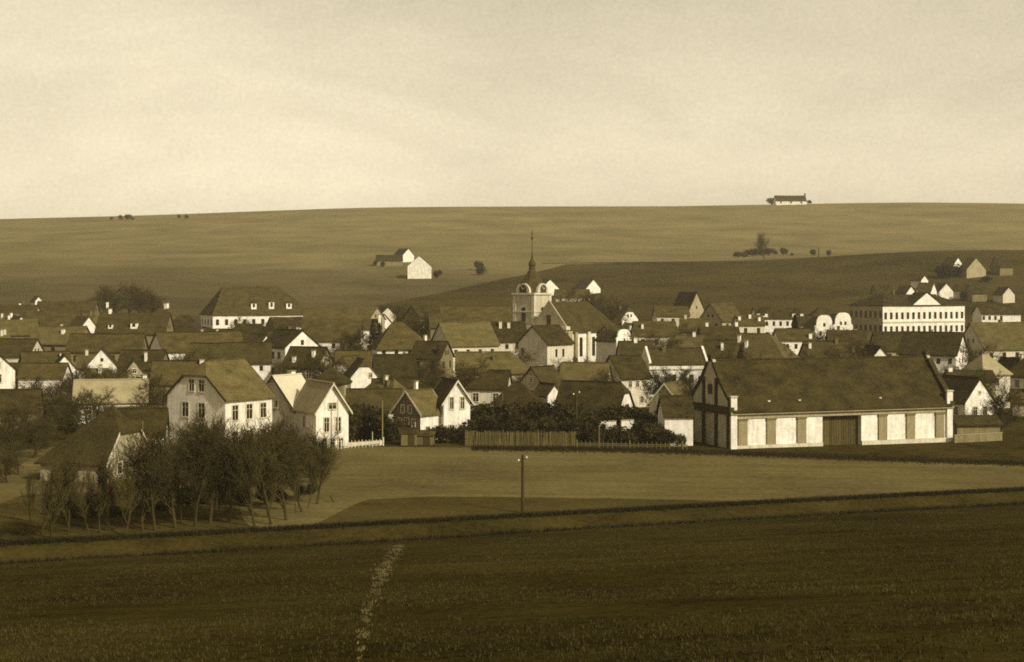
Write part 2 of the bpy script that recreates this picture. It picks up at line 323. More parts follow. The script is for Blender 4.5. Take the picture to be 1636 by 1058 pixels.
FOOT = []
def house_body(root, L, Wd, rise, H, wm, rm, endm='g', endp='g', D=250, over=0.40, verge=0.28, insetm=None, insetp=None,
               win=None, chim=(), cm=None, dormers=(), barge=None, t=0.2, wing=False, f=0.36, cornice=0.0, endwall=None):
    hw, hl = Wd / 2, L / 2; k = rise / hw
    # walls
    v = [(-hl, -hw, -H), (hl, -hw, -H), (hl, hw, -H), (-hl, hw, -H), (-hl, -hw, 0), (hl, -hw, 0), (hl, hw, 0), (-hl, hw, 0)]
    fc = [(0, 1, 5, 4), (2, 3, 7, 6)]
    def gable(sx, kind, a, b, c, d):          # a,b bottom; c,d top (counter-clockwise from outside)
        if kind in 'h': fc.append((a, b, c, d)); return
        if kind == 'j':
            i = len(v); v.append((sx * hl, v[c][1] * f, rise * (1 - f))); v.append((sx * hl, v[d][1] * f, rise * (1 - f))); fc.append((a, b, c, i, i + 1, d)); return
        i = len(v); v.append((sx * hl, 0, rise)); fc.append((a, b, c, i, d))
    gable(1, endp, 1, 2, 6, 5); gable(-1, endm, 3, 0, 4, 7)
    new_obj('wall', mesh('wall', v, fc), wm, root)
    # roof
    ye, ze = hw + over, -k * over
    def end(sx, kind, inset):
        """(x of eave corner, list of upper points from front side to ridge)"""
        if kind == 'h':
            i = inset if inset is not None else hw * .9
            return sx * (hl + over * i / hw), None, sx * (hl - i)
        if kind == 'j':
            xv = hl + verge; return sx * xv, (sx * xv, hw * f, rise * (1 - f)), sx * (xv - hw * f * .95)
        if kind in 'fr': return sx * (hl - .02), None, sx * (hl - .02)
        return sx * (hl + verge), None, sx * (hl + verge)
    xm, jm, rmx = end(-1, endm, insetm); xp, jp, rpx = end(1, endp, insetp)
    P = [(xm, -ye, ze), (xp, -ye, ze), (xp, ye, ze), (xm, ye, ze), (rpx, 0, rise), (rmx, 0, rise)]
    front = [0, 1]; back = [2, 3]; faces = []
    if jp: P += [(jp[0], -jp[1], jp[2]), (jp[0], jp[1], jp[2])]; a = len(P) - 2; front += [a, 4]; back = [2, 3]; bp_ = [a + 1]; faces.append((a, a + 1, 4))
    else: front += [4]; bp_ = []
    if jm: P += [(jm[0], -jm[1], jm[2]), (jm[0], jm[1], jm[2])]; b = len(P) - 2; front += [5, b]; bm_ = [b + 1]; faces.append((b + 1, b, 5))
    else: front += [5]; bm_ = []
    faces.append(tuple(front)); faces.append(tuple([2, 3] + bm_ + [5, 4] + bp_))
    if endp == 'h': faces.append((1, 2, 4))
    if endm == 'h': faces.append((3, 0, 5))
    if not jp and not jm and len(faces) >= 2:
        sg = RND.uniform(.003, .012) * L; i = len(P); mx_ = (rpx + rmx) / 2
        P += [((xm + xp) / 2, -ye, ze - sg * .4), (mx_, 0, rise - sg), ((xm + xp) / 2, ye, ze - sg * .4)]
        faces = [q for q in faces if len(q) == 3] + [(0, i, i + 1, 5), (i, 1, 4, i + 1), (2, i + 2, i + 1, 4), (i + 2, 3, 5, i + 1)]
    P = [(p[0], p[1], p[2] + t) for p in P]
    rv, rf = solid(P, faces, t)
    roof = new_obj('roof', mesh('roof', rv, rf), rm, root)
    rl = rpx - rmx
    if rl > 0.6 and D < 330:
        boxp('ridge_cap', roof, (rpx + rmx) / 2, 0, rise + t - .09, rl, .3, .16, M_ROOFD if rm in (M_ROOFD, M_ROOF) else rm)
    # chimneys
    for c in chim:
        u, w_, hgt = c[0], c[1], c[2]; m_ = c[3] if len(c) > 3 else (cm or M_BRICK); s = c[4] if len(c) > 4 else .62
        x = rmx + (rpx - rmx) * u; y = w_ * hw; zr = rise - abs(y) * k
        o = boxp('chimney', roof, x, y, zr - .4, s, s * 1.1, hgt + .4, m_)
        boxp('chimney_cap', roof, x, y, zr + hgt, s + .16, s * 1.1 + .16, .12, M_STONE if m_ is not M_BRICK else m_)
    # parapet end walls
    for sx, kind in ((-1, endm), (1, endp)):
        if kind == 'f':
            u = .42; pr = [(-hw - .15, -k * .15 - .2), (hw + .15, -k * .15 - .2), (hw + .15, u), (0, rise + u + .1), (-hw - .15, u)]
        elif kind == 'r':
            pr = [(-hw - .1, -.6), (hw + .1, -.6), (hw + .1, .5), (hw * .86, .5 + rise * .12)]
            pr += [(hw * .86 * math.copysign(abs(math.cos(q)) ** .7, math.cos(q)), .5 + rise * .12 + (rise * .92) * math.sin(q) ** .8) for q in [math.pi * s / 12 for s in range(1, 12)]]
            pr += [(-hw * .86, .5 + rise * .12), (-hw - .1, .5)]
        else: continue
        n = len(pr); x0, x1 = sx * (hl + .06), sx * (hl - .32)
        vv = [(x0, p[0], p[1]) for p in pr] + [(x1, p[0], p[1]) for p in pr]
        ff = [tuple(range(n)), tuple(reversed(range(n, 2 * n)))] + [(i, i + n, (i + 1) % n + n, (i + 1) % n) for i in range(n)]
        new_obj('gable_parapet', mesh('gable_parapet', vv, ff), endwall or wm, root)
    if barge:
        for sx, kind in ((-1, endm), (1, endp)):
            if kind not in 'gj': continue
            for sy in (-1, 1):
                y0, z0, y1, z1 = sy * ye, ze + t, (sy * hw * f if kind == 'j' else 0), (rise * (1 - f) if kind == 'j' else rise) + t
                x = sx * (hl + verge + .03); vv = []
                for xx in (x - .03, x + .03):
                    vv += [(xx, y0, z0 - .28), (xx, y1, z1 - .28), (xx, y1, z1 + .03), (xx, y0, z0 + .03)]
                new_obj('bargeboard', mesh('bargeboard', vv, [(0, 1, 2, 3), (7, 6, 5, 4), (0, 4, 5, 1), (1, 5, 6, 2), (2, 6, 7, 3), (3, 7, 4, 0)]), barge, roof)
    if cornice:
        boxp('cornice', root, 0, -hw - .12, -cornice, L + .1, .26, cornice - k * over * 0 - .06, wm)
    for u in dormers:
        x = -hl + L * u[0]; fy = u[1]; w_, h_ = u[2], u[3]; dm_ = u[4] if len(u) > 4 else M_WHITE
        y = -hw * (1 - fy); z = (hw + y) * k
        dp = h_ / k + .2
        d = boxp('dormer', roof, x, y + dp / 2, z, w_, dp, h_ + t, dm_)
        rr = w_ * .42; vv = [(-w_ / 2 - .15, -dp / 2 - .2, h_ + t), (w_ / 2 + .15, -dp / 2 - .2, h_ + t), (0, -dp / 2 - .2, h_ + t + rr), (-w_ / 2 - .15, dp / 2 + rr / k, h_ + t), (w_ / 2 + .15, dp / 2 + rr / k, h_ + t), (0, dp / 2 + rr / k, h_ + t + rr)]
        new_obj('dormer_roof', mesh('dormer_roof', vv, [(0, 1, 2), (0, 2, 5, 3), (1, 4, 5, 2), (0, 3, 4, 1), (3, 5, 4)]), rm if len(u) < 6 else u[5], d)
        boxp('dormer_window', d, 0, -dp / 2 - .01, h_ * .3 + t, w_ * .45, .05, h_ * .6, M_GLASS)
    # windows
    def side(sd, u):
        if sd == 'f': return (-hl + L * u, -hw, 0)
        if sd == 'b': return (hl - L * u, hw, math.pi)
        if sd == 'p': return (hl + (.09 if endp in 'fr' else 0), -hw + Wd * u, math.pi / 2)
        return (-hl - (.09 if endm in 'fr' else 0), hw - Wd * u, -math.pi / 2)
    if win is None:
        win = []
        for sd, ln in (('f', L), ('p' if True else '', Wd), ('m', Wd)):
            n = max(1, int(ln / 2.9)); z = -1.45
            while z - .9 > -H + .6:
                win.append((sd, n, z, .85, 1.25)); z -= 2.9
            if sd in 'pm' and (endp if sd == 'p' else endm) in 'gj' and rise > 2.2: win.append((sd, 1 if Wd < 6 else 2, rise * .28, .55, .8, .36))
    for w in win:
        sd, n, z, ww, hh = w[:5]; us = n if isinstance(n, (list, tuple)) else [(i + .5) / n for i in range(n)]
        if len(w) > 5 and not isinstance(n, (list, tuple)): us = [.5 + (u - .5) * w[5] for u in us]
        for u in us:
            x, y, rz = side(sd, u); window(root, x, y, z, rz, ww, hh, D)
    return roof

def house(name, label, anchor, px, ry, D, L, Wd, a, rise, wm, rm, cat='house', group=None, **kw):
    a_ = math.radians(a); d = Vector((math.cos(a_), math.sin(a_), 0))
    p = at(px, ry, D); zr = p.z
    endm, endp = kw.get('endm', 'g'), kw.get('endp', 'g')
    if anchor == 'm': c = p + d * (L / 2)
    elif anchor == 'p': c = p - d * (L / 2)
    else: c = p
    nrm = Vector((math.sin(a_), -math.cos(a_), 0))
    corners = [c + d * (sx * L / 2) + nrm * (sy * Wd / 2) for sx in (-1, 1) for sy in (-1, 1)]
    gz = [terrain(q.x, q.y) for q in corners]
    zt = zr - 0.2
    ze = zt - rise
    H = ze - min(gz) + 0.15
    FOOT.append((name, label, c.x, c.y, L, Wd, a_, ze - max(gz)))
    root = bpy.data.objects.new(name, None); COL.objects.link(root); root.empty_display_size = 0.5
    root.location = (c.x, c.y, ze); root.rotation_euler = (0, 0, a_)
    tag(root, label, cat, group)
    house_body(root, L, Wd, rise, H, wm, rm, D=D, **kw)
    lower(root, H)
    return root
def lower(root, H):
    """set the root down on the ground with its parts kept where they are"""
    root.location.z -= H
    for c in root.children: c.location.z += H

def house_at(name, label, px, py, L, Wd, a, rise, H, wm, rm, **kw):
    """a house whose foot stands at that pixel"""
    D = ray(px, py, 300); p = at(px, py, D)
    zr = terrain(p.x, p.y) + H + rise + .2
    ry = EYE_Y + (EYE - zr) / D * F
    return house(name, label, 'c', px, ry, D, L, Wd, a, rise, wm, rm, **kw)


# ------------------------------------------------------------------ the market hall
HALL_A = math.radians(20.0)
def build_hall():
    L, Wd, H, rise = 33.0, 10.8, 5.0, 5.75
    d = Vector((math.cos(HALL_A), math.sin(HALL_A), 0)); n = Vector((-math.sin(HALL_A), math.cos(HALL_A), 0))
    o = Vector((27.65, 198.0, -0.42)); c = o + d * (L / 2) + n * (Wd / 2)
    root = bpy.data.objects.new('hall', None); COL.objects.link(root)
    root.location = (c.x, c.y, o.z - .25); root.rotation_euler = (0, 0, HALL_A)
    tag(root, 'long white hall with grey pilasters, wide dark gateway and huge dark roof beside the meadow', 'hall')
    FOOT.append(('hall', 'hall', c.x, c.y, L, Wd, HALL_A, H))
    hl, hw = L / 2, Wd / 2; Z = H + .25
    def u(px):
        p = (px - CX) / F; return (p * o.y - o.x) / (d.x - p * d.y) - hl
    # walls with a real gateway opening
    g0, g1, gt = u(1314), u(1376), 4.05
    v = [(-hl, -hw, 0), (g0, -hw, 0), (g0, -hw, gt), (g1, -hw, gt), (g1, -hw, 0), (hl, -hw, 0), (hl, hw, 0), (-hl, hw, 0), (-hl, -hw, Z), (hl, -hw, Z), (hl, hw, Z), (-hl, hw, Z)]
    f = [(0, 1, 2, 3, 4, 5, 9, 8), (5, 6, 10, 9), (6, 7, 11, 10), (7, 0, 8, 11)]
    # gateway reveal
    i = len(v); v += [(g0, -hw + .9, 0), (g0, -hw + .9, gt), (g1, -hw + .9, gt), (g1, -hw + .9, 0)]
    f += [(1, i, i + 1, 2), (2, i + 1, i + 2, 3), (3, i + 2, i + 3, 4)]
    new_obj('wall', mesh('wall', v, f), M_WHITE, root)
    gate = new_obj('gate', mesh('gate', [(g0, -hw + .85, 0), (g1, -hw + .85, 0), (g1, -hw + .85, gt), (g0, -hw + .85, gt)], [(0, 1, 2, 3)]), M_WOODM, root)
    npl = 16
    for k in range(npl):
        w = (g1 - g0) / npl; boxp('plank', gate, g0 + w * (k + .5), -hw + .80, .05, w - .05, .06, gt - .1, mat('gate_planks', 0.085, .3, .8, 8, rnd=.25))
    k = rise / hw; over, t = .55, .25
    # roof between the two gables
    P = [(-hl + .1, -hw - over, Z - k * over + t), (hl - .1, -hw - over, Z - k * over + t), (hl - .1, hw + over, Z - k * over + t), (-hl + .1, hw + over, Z - k * over + t), (hl - .1, 0, Z + rise + t), (-hl + .1, 0, Z + rise + t)]
    rv, rf = solid(P, [(0, 1, 4, 5), (2, 3, 5, 4)], t)
    roof = new_obj('roof', mesh('roof', rv, rf), mat('hall_roof_tiles', 0.038, .6, .35, 3.5, bump=.06, stretch=(1, 1, 2.0)), root)
    boxp('ridge_cap', roof, 0, 0, Z + rise + t - .08, L - .3, .34, .16, M_ROOFD)
    for x in (u(1280), u(1231), u(1409)): boxp('roof_hatch', roof, x, -hw + .55, Z + .58 + .2, .35, .5, .16, M_CREAM)
    # entablature, plinth, pilasters
    boxp('cornice', root, 0, -hw - .28, Z - .72, L + .4, .5, .30, M_STONE)
    boxp('frieze', root, 0, -hw - .08, Z - 1.25, L - .02, .14, .52, mat('frieze_render', .36, .2, .6, 4, streak=.2))
    for a, b in ((-hl, g0), (g1, hl)): boxp('plinth', root, (a + b) / 2, -hw - .11, 0, b - a - .02, .2, .62, M_CREAM)
    pil = mat('grey_pilaster_render', 0.27, .2, .6, 4, streak=.2, bump=.02)
    for px in (1186, 1231.5, 1280, 1409.5, 1454, 1500.5):
        x = u(px); o_ = boxp('pilaster', root, x, -hw - .12, .62, 1.28, .22, Z - 1.25 - .62 - .25, pil)
        boxp('capital', o_, 0, -.03, Z - 1.25 - .62 - .25, 1.42, .30, .25, mat('dark_capital', .14, .2))
    for x in (-hl + .33, hl - .33):
        o_ = boxp('corner_pier', root, x, -hw - .17, 0, .86, .36, Z + 1.5, M_WHITE)
        boxp('pier_cap', o_, 0, 0, Z + 1.5, 1.0, .62, .18, M_CREAM)
    # end gables: parapet walls with dark raked copings, a dark band and dark uprights
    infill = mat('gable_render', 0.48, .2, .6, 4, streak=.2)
    for sx in (-1, 1):
        x0, x1 = sx * (hl + .05), sx * (hl - .38)
        pr = [(-hw - .1, Z - .6), (hw + .1, Z - .6), (hw + .1, Z + 1.1), (hw - .5, Z + 1.1), (hw * .52, Z + rise * .54), (hw * .48, Z + rise * .62), (hw * .2, Z + rise * .92), (hw * .1, Z + rise + .35),
              (-hw * .1, Z + rise + .35), (-hw * .2, Z + rise * .92), (-hw * .48, Z + rise * .62), (-hw * .52, Z + rise * .54), (-hw + .5, Z + 1.1), (-hw - .1, Z + 1.1)]
        n_ = len(pr); vv = [(x0, p[0], p[1]) for p in pr] + [(x1, p[0], p[1]) for p in pr]
        ff = [tuple(range(n_)), tuple(reversed(range(n_, 2 * n_)))] + [(i, i + n_, (i + 1) % n_ + n_, (i + 1) % n_) for i in range(n_)]
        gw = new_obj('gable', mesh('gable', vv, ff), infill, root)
        # lower panel wall skin
        vv = [(sx * (hl + .04), -hw + .02, 0), (sx * (hl + .04), hw - .02, 0), (sx * (hl + .04), hw - .02, Z - .62), (sx * (hl + .04), -hw + .02, Z - .62)]
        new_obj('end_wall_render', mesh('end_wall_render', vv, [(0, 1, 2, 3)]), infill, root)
        xs = sx * (hl + .02)
        boxp('band', root, xs, 0, Z - .75, .62, Wd + .9, 1.0, M_WOOD)
        for y in (-hw + .32, -1.75, 1.75, hw - .32): boxp('upright', root, sx * (hl + .12), y, .3, .3, .58, Z - 1.05, M_WOOD)
        for y in (-1.75, 1.75): boxp('upper_upright', gw, sx * (hl + .12), y, Z + .25, .28, .5, 3.5, M_WOOD)
        boxp('gable_window', gw, sx * (hl + .1), 0, Z + 1.6, .2, 1.0, 1.3, M_GLASS)
        def coping(p, q, wd=.55):
            v0 = Vector((0, p[0], p[1])); v1 = Vector((0, q[0], q[1])); dr = (v1 - v0).normalized(); nn = Vector((0, -dr.z, dr.y)) * (wd / 2); vv = []
            for xx in (sx * (hl + .22), sx * (hl - .5)):
                for pt, sg in ((v0, -1), (v1, -1), (v1, 1), (v0, 1)):
                    q_ = pt + nn * sg; vv.append((xx, q_.y, q_.z))
            new_obj('coping', mesh('coping', vv, [(0, 1, 2, 3), (7, 6, 5, 4), (0, 4, 5, 1), (1, 5, 6, 2), (2, 6, 7, 3), (3, 7, 4, 0)]), M_WOOD, gw)
        for sy in (-1, 1):
            coping((sy * (hw - .1), Z + 1.0), (sy * hw * .5, Z + rise * .58), .45); coping((sy * hw * .5, Z + rise * .58), (sy * hw * .14, Z + rise * .98), .45)
            boxp('shoulder', gw, sx * (hl - .12), sy * (hw + .02), Z + .25, .8, .6, 1.0, M_WOOD)
            boxp('shoulder_knob', gw, sx * (hl - .12), sy * (hw * .51), Z + rise * .54, .8, .6, .6, M_WOOD)
        boxp('finial', gw, sx * (hl - .12), 0, Z + rise + .05, .7, .9, .85, M_WOOD)
    return root
build_hall()

# ------------------------------------------------------------------ the church
def lathe(name, prof, seg, m, parent, rot=0.0):
    v, f = [], []
    for (r, z) in prof:
        for i in range(seg):
            a = rot + 2 * math.pi * i / seg; v.append((r * math.cos(a), r * math.sin(a), z))
    for j in range(len(prof) - 1):
        for i in range(seg):
            a, b = j * seg + i, j * seg + (i + 1) % seg; f.append((a, b, b + seg, a + seg))
    f.append(tuple(range(len(v) - seg, len(v))))
    return new_obj(name, mesh(name, v, f), m, parent)
def build_church():
    a = math.radians(50); d = Vector((math.cos(a), math.sin(a), 0)); n = Vector((-math.sin(a), math.cos(a), 0))
    L, Wd, rise = 19.0, 10.2, 6.0
    mend = at(877, 482, 344); c = mend + d * (L / 2)
    gz = terrain(c.x, c.y) - .3; Z = mend.z - .2 - rise - gz
    root = bpy.data.objects.new('church', None); COL.objects.link(root); root.location = (c.x, c.y, gz); root.rotation_euler = (0, 0, a)
    tag(root, 'baroque church with bell tower, needle spire and steep dark nave roof amid the town', 'church')
    FOOT.append(('church', 'church', c.x, c.y, L, Wd, a, Z))
    hl, hw = L / 2, Wd / 2; k = rise / hw
    tmp = bpy.data.objects.new('nave_tmp', None); COL.objects.link(tmp)
    roof = house_body(tmp, L, Wd, rise, Z, M_WHITE, mat('nave_roof_tiles', .05, .4, .5, 4, bump=.05), endm='f', endp='h', insetp=5.2, D=345, over=.5,
                      win=[('f', [.26, .5, .74], -Z * .48, 1.1, 4.2), ('m', [.5], rise * .33, 1.1, 2.6)], endwall=M_GREY)
    for ch in list(tmp.children):
        ch.parent = root; ch.location.z += Z
        if ch.name.startswith('wall'): ch.name = 'nave_wall'
    bpy.data.objects.remove(tmp)
    for u_ in (.14, .38, .62, .86):
        boxp('buttress', root, -hl + L * u_, -hw - .3, 0, .9, .6, Z - .5, M_STONE if u_ < .3 else M_CREAM)
    boxp('west_facade', root, -hl - .5, 0, 0, .8, Wd + .6, Z + .1, M_GREY)
    boxp('cornice', root, -hl - .55, 0, Z + .1, 1.4, Wd + 1.4, .75, M_CREAM)
    boxp('facade_pilaster', root, -hl + .3, -hw - .35, 0, 1.5, .7, Z - .2, M_GREY)
    # tower
    tx, ty, tw = -hl + 4.2, hw + 3.1, 6.0
    TD = 353.0; zc = EYE - (469 - EYE_Y) / F * TD - gz
    tower = boxp('tower', root, tx, ty, 0, tw, tw, zc, mat('tower_plaster', .50, .14, .5, 3, streak=.2))
    boxp('string_course', tower, 0, 0, zc - 4.2, tw + .35, tw + .35, .35, M_CREAM)
    boxp('tower_cornice', tower, 0, 0, zc - .25, tw + .7, tw + .7, .4, M_CREAM)
    for rz in (0, -math.pi / 2, math.pi / 2, math.pi):
        R = Matrix.Rotation(rz, 3, 'Z')
        # arched clock gable
        pr = [(-1.9, 0), (1.9, 0)] + [(1.9 * math.cos(q), 2.2 * math.sin(q)) for q in [math.pi * s / 10 for s in range(1, 10)]]
        m_ = len(pr); vv = [R @ Vector((p[0], -tw / 2 - .2, zc + .1 + p[1])) for p in pr] + [R @ Vector((p[0], -tw / 2 + 1.2, zc + .1 + p[1])) for p in pr]
        new_obj('clock_gable', mesh('clock_gable', vv, [tuple(range(m_)), tuple(reversed(range(m_, 2 * m_)))] + [(i, i + m_, (i + 1) % m_ + m_, (i + 1) % m_) for i in range(m_)]), M_CREAM, tower)
        cl = lathe('clock_face', [(1.05, 0), (1.05, .12)], 20, mat('clock_dial', .06, .2), tower); cl.rotation_euler = (math.pi / 2, 0, rz); cl.location = R @ Vector((0, -tw / 2 - .22, zc + .95))
        for ang, ln in ((.7, .55), (2.2, .8)):
            hd = boxp('clock_hand', cl, math.cos(ang) * ln / 2, math.sin(ang) * ln / 2, .13, ln, .1, .03, M_CREAM); hd.rotation_euler = (0, 0, ang)
        w = boxp('belfry_window', tower, 0, 0, 0, 1.15, .12, 2.6, M_GLASS); w.location = R @ Vector((0, -tw / 2 - .01, zc - 6.2)); w.rotation_euler = (0, 0, rz)
        lp = lathe('window_arch', [(.575, -.06), (.575, .06)], 16, M_GLASS, w); lp.rotation_euler = (math.pi / 2, 0, 0); lp.location = (0, 0, 2.6)
        boxp('corner_pilaster', tower, *(R @ Vector((-tw / 2 + .3, -tw / 2 + .3, 0))), .8, .8, zc - .3, M_CREAM)
    sp = lathe('spire', [(3.5, 0), (3.3, .8), (3.0, 1.6), (2.5, 2.5), (1.9, 3.3), (1.35, 4.1), (.95, 4.8), (.75, 5.2), (.75, 6.2), (.95, 6.25), (.7, 6.9), (.3, 7.6), (.12, 8.8), (.08, 10.6), (.05, 12.0)], 8, M_COPPER, tower, math.pi / 8)
    sp.location = (0, 0, zc + .2)
    lathe('spire_ball', [(.05, 11.9), (.28, 12.1), (.3, 12.3), (.05, 12.6)], 10, M_COPPER, sp)
    boxp('cross', sp, 0, 0, 12.5, .1, .1, 1.6, M_IRON); boxp('cross_arm', sp, 0, 0, 13.3, .9, .1, .1, M_IRON)
    # sacristy on the lit side
    ro = bpy.data.objects.new('sac_tmp', None); COL.objects.link(ro)
    house_body(ro, 4.6, 4.6, 2.3, 6.2, M_GREY, M_ROOFD, D=345, win=[('m', [.5], -2.4, .8, 1.6), ('f', 1, -2.4, .8, 1.6)])
    for ch in list(ro.children):
        ch.parent = root; ch.location.x += hl - 6.0; ch.location.y -= hw + 2.2; ch.location.z += 6.2
        if ch.name.startswith('wall'): ch.name = 'sacristy_wall'
        if ch.name.startswith('roof'): ch.name = 'sacristy_roof'
    bpy.data.objects.remove(ro)
build_church()

# ------------------------------------------------------------------ houses
W_, C_, Gp, Du = M_WHITE, M_CREAM, M_GREY, M_DULL
R0, RD, RM, RP, RB = M_ROOF, M_ROOFD, M_ROOFM, M_ROOFP, M_ROOFB
WH = M_WHITE
NEAR, MID, FAR, HILLG = 'houses along the edge of the meadow', 'houses in the middle of the town', 'houses at the far side of the town', 'farmhouses on the hillside'
def H(name, label, *args, group=MID, **kw): return house(name, label, *args, group=group, **kw)
# --- near row, from the trees to the hall
H('barn', 'brown-roofed barn with a pale edged gable behind the bare garden trees', 'p', 205, 649, 162, 7.6, 8.6, -17, 5.1, Gp, mat('barn_roof_tiles', .040, .4, .5, 4, bump=.06), group=NEAR, cat='barn', endm='h', insetm=5.5, endp='j', f=.5, barge=M_CREAM, win=[('p', [.3, .7], -.9, .8, 1.1)])
H('outbuilding', 'low dark-roofed outbuilding between the barn and the half-hipped villa', 'c', 228, 652, 180, 5.2, 5.0, 8, 2.4, W_, RD, group=NEAR, win=[('f', 1, -1.5, .8, 1.1)], cat='house')
vb = H('villa', 'large villa with half-hipped gable end and two rows of windows behind bare trees', 'm', 313, 577, 190, 8.0, 10.0, 55, 4.2, C_, RM, group=NEAR, endm='j', f=.40, barge=M_WOOD, chim=[(.55, .2, 1.0, M_BRICK)],
  win=[('f', [.2, .5, .8], -1.75, .95, 1.75), ('f', [.2, .5, .8], -4.9, .95, 1.75), ('m', [.32, .60], -1.55, 1.05, 1.7), ('m', [.32, .60], -4.9, 1.05, 1.7), ('m', [.43, .60], 1.45, .85, 1.4)])
for c in vb.children:
    if c.name.startswith('wall'): c.data.materials[0] = mat('villa_plaster', .74, .14, .5, 3, streak=.2, bump=.02)
v2 = H('villa', 'villa with bright sheet roof and tall white gable wing with bargeboards', 'm', 437, 600, 202, 4.9, 8.4, 55, 4.6, C_, RB, group=NEAR, cat='villa', barge=M_WOOD, chim=[(.75, .1, 1.0, W_, .7)],
  win=[('m', [.55], 1.1, .6, .8), ('f', [.35], -1.6, .9, 1.6)])
def add_wing(root, px, ry, D, L, Wd, a, rise, wm, rm, **kw):
    a_ = math.radians(a); d = Vector((math.cos(a_), math.sin(a_), 0)); p = at(px, ry, D); c = p - d * (L / 2); ze = p.z - .2 - rise
    Hh = ze - min(terrain(c.x, c.y), terrain(p.x, p.y)) + .3
    tmp = bpy.data.objects.new('wing_tmp', None); COL.objects.link(tmp)
    house_body(tmp, L, Wd, rise, Hh, wm, rm, D=D, **kw)
    M = Matrix.Translation((c.x, c.y, ze)) @ Matrix.Rotation(a_, 4, 'Z')
    inv = (Matrix.Translation(root.location) @ Matrix.Rotation(root.rotation_euler.z, 4, 'Z')).inverted()
    for ch in list(tmp.children):
        ml = Matrix.Translation(ch.location) @ ch.rotation_euler.to_matrix().to_4x4()
        ch.parent = root; ch.matrix_local = inv @ M @ ml
        if ch.name.startswith('wall'): ch.name = 'wing_wall'
        if ch.name.startswith('roof'): ch.name = 'wing_roof'
    bpy.data.objects.remove(tmp)
add_wing(v2, 531, 612, 194, 8.2, 4.3, -62, 3.2, W_, RP, barge=M_CREAM, over=.35, verge=.5, win=[('p', [.5], .55, .95, .7), ('p', [.32, .68], -1.75, .62, 1.7), ('p', [.25, .5, .75], -4.1, .6, 1.2), ('f', [.5], -1.6, .7, 1.3)])
H('cottage', 'low cottage with long pale eave behind the dark shrubs', 'c', 598, 621, 226, 7.6, 6.0, 4, 2.6, C_, R0, group=NEAR, cat='cottage', chim=[(.62, .1, .8)], cornice=.0)
H('cottage', 'small chalet-like cottage with timbered grey gable and bright white side wall', 'm', 650, 624, 205, 4.5, 4.9, 50, 2.6, W_, RM, group=NEAR, cat='cottage', barge=M_CREAM, chim=[(.55, .3, 2.0, W_, .4)],
  win=[('m', [.35, .62], .35, .5, .9), ('m', [.5], -1.2, .7, .7), ('m', [.25, .75], -1.6, .45, 1.3), ('f', [.3, .7], -2.5, .7, 1.2)])
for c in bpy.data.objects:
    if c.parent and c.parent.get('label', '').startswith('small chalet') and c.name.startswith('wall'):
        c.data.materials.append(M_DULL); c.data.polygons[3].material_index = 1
H('house', 'narrow tall white gabled house with two attic windows beside the shrubs', 'p', 730, 607, 206, 5.4, 3.7, -68, 2.6, W_, R0, group=NEAR, barge=M_CREAM, verge=.4, win=[('p', [.3, .7], -.25, .5, 1.5), ('p', [.3, .7], -3.9, .6, 1.5)])
H('barn', 'long low dark-roofed barn behind the chalet-like cottage', 'c', 665, 605, 245, 13.5, 8.0, 3, 3.3, Du, RD, group=NEAR, cat='barn', win=[('f', 3, -1.0, .7, .8)])
H('barn', 'dark-roofed barn with bright half-hipped gable above the hedge', 'p', 1000, 611, 222, 9.8, 5.8, -27, 3.7, W_, RD, group=NEAR, cat='barn', endp='j', win=[('f', 2, -1.2, .7, .9)])
H('cottage', 'cottage with dull grey gable beside the dark-roofed barn', 'm', 1062, 612, 229, 6.2, 5.0, 60, 2.9, Gp, RM, group=NEAR, cat='cottage', barge=M_CREAM)
H('shed', 'white-walled shed with dark roof against the hall', 'c', 1079, 632, 203.5, 3.7, 4.4, 6, 2.1, W_, RD, group=NEAR, cat='shed', win=[])
H('cottage', 'white gabled cottage with two lower windows beyond the hall', 'p', 1565, 603, 228, 9.0, 5.6, -62, 3.2, W_, RD, group=NEAR, cat='cottage', win=[('p', [.34, .68], -1.5, .75, 1.2), ('p', [.5], 1.2, .4, .4), ('f', [.2, .5, .8], -1.5, .7, 1.1)])
H('shed', 'low dark shed in the yard beside the hall end', 'c', 1556, 664, 213, 6.0, 3.2, 6, .8, Du, RD, group=NEAR, cat='shed', win=[])
H('shed', 'small plank shed with dark doorway at the meadow edge', 'c', 652, 684, 199, 2.0, 2.2, 10, .4, M_WOODM, RD, group=NEAR, cat='shed', win=[], over=.15)
H('shed', 'squat plank shed next to the doorway shed at the meadow edge', 'c', 680, 688, 200, 2.1, 2.0, -5, .35, M_WOODM, R0, group=NEAR, cat='shed', win=[], over=.15)
for o in [o for o in bpy.data.objects if o.get('category') == 'shed' and 'plank shed' in o.get('label', '')]:
    boxp('door', o, .3, -1.14 if 'small' in o['label'] else -1.04, .15, .8, .06, 1.5, M_WOOD)
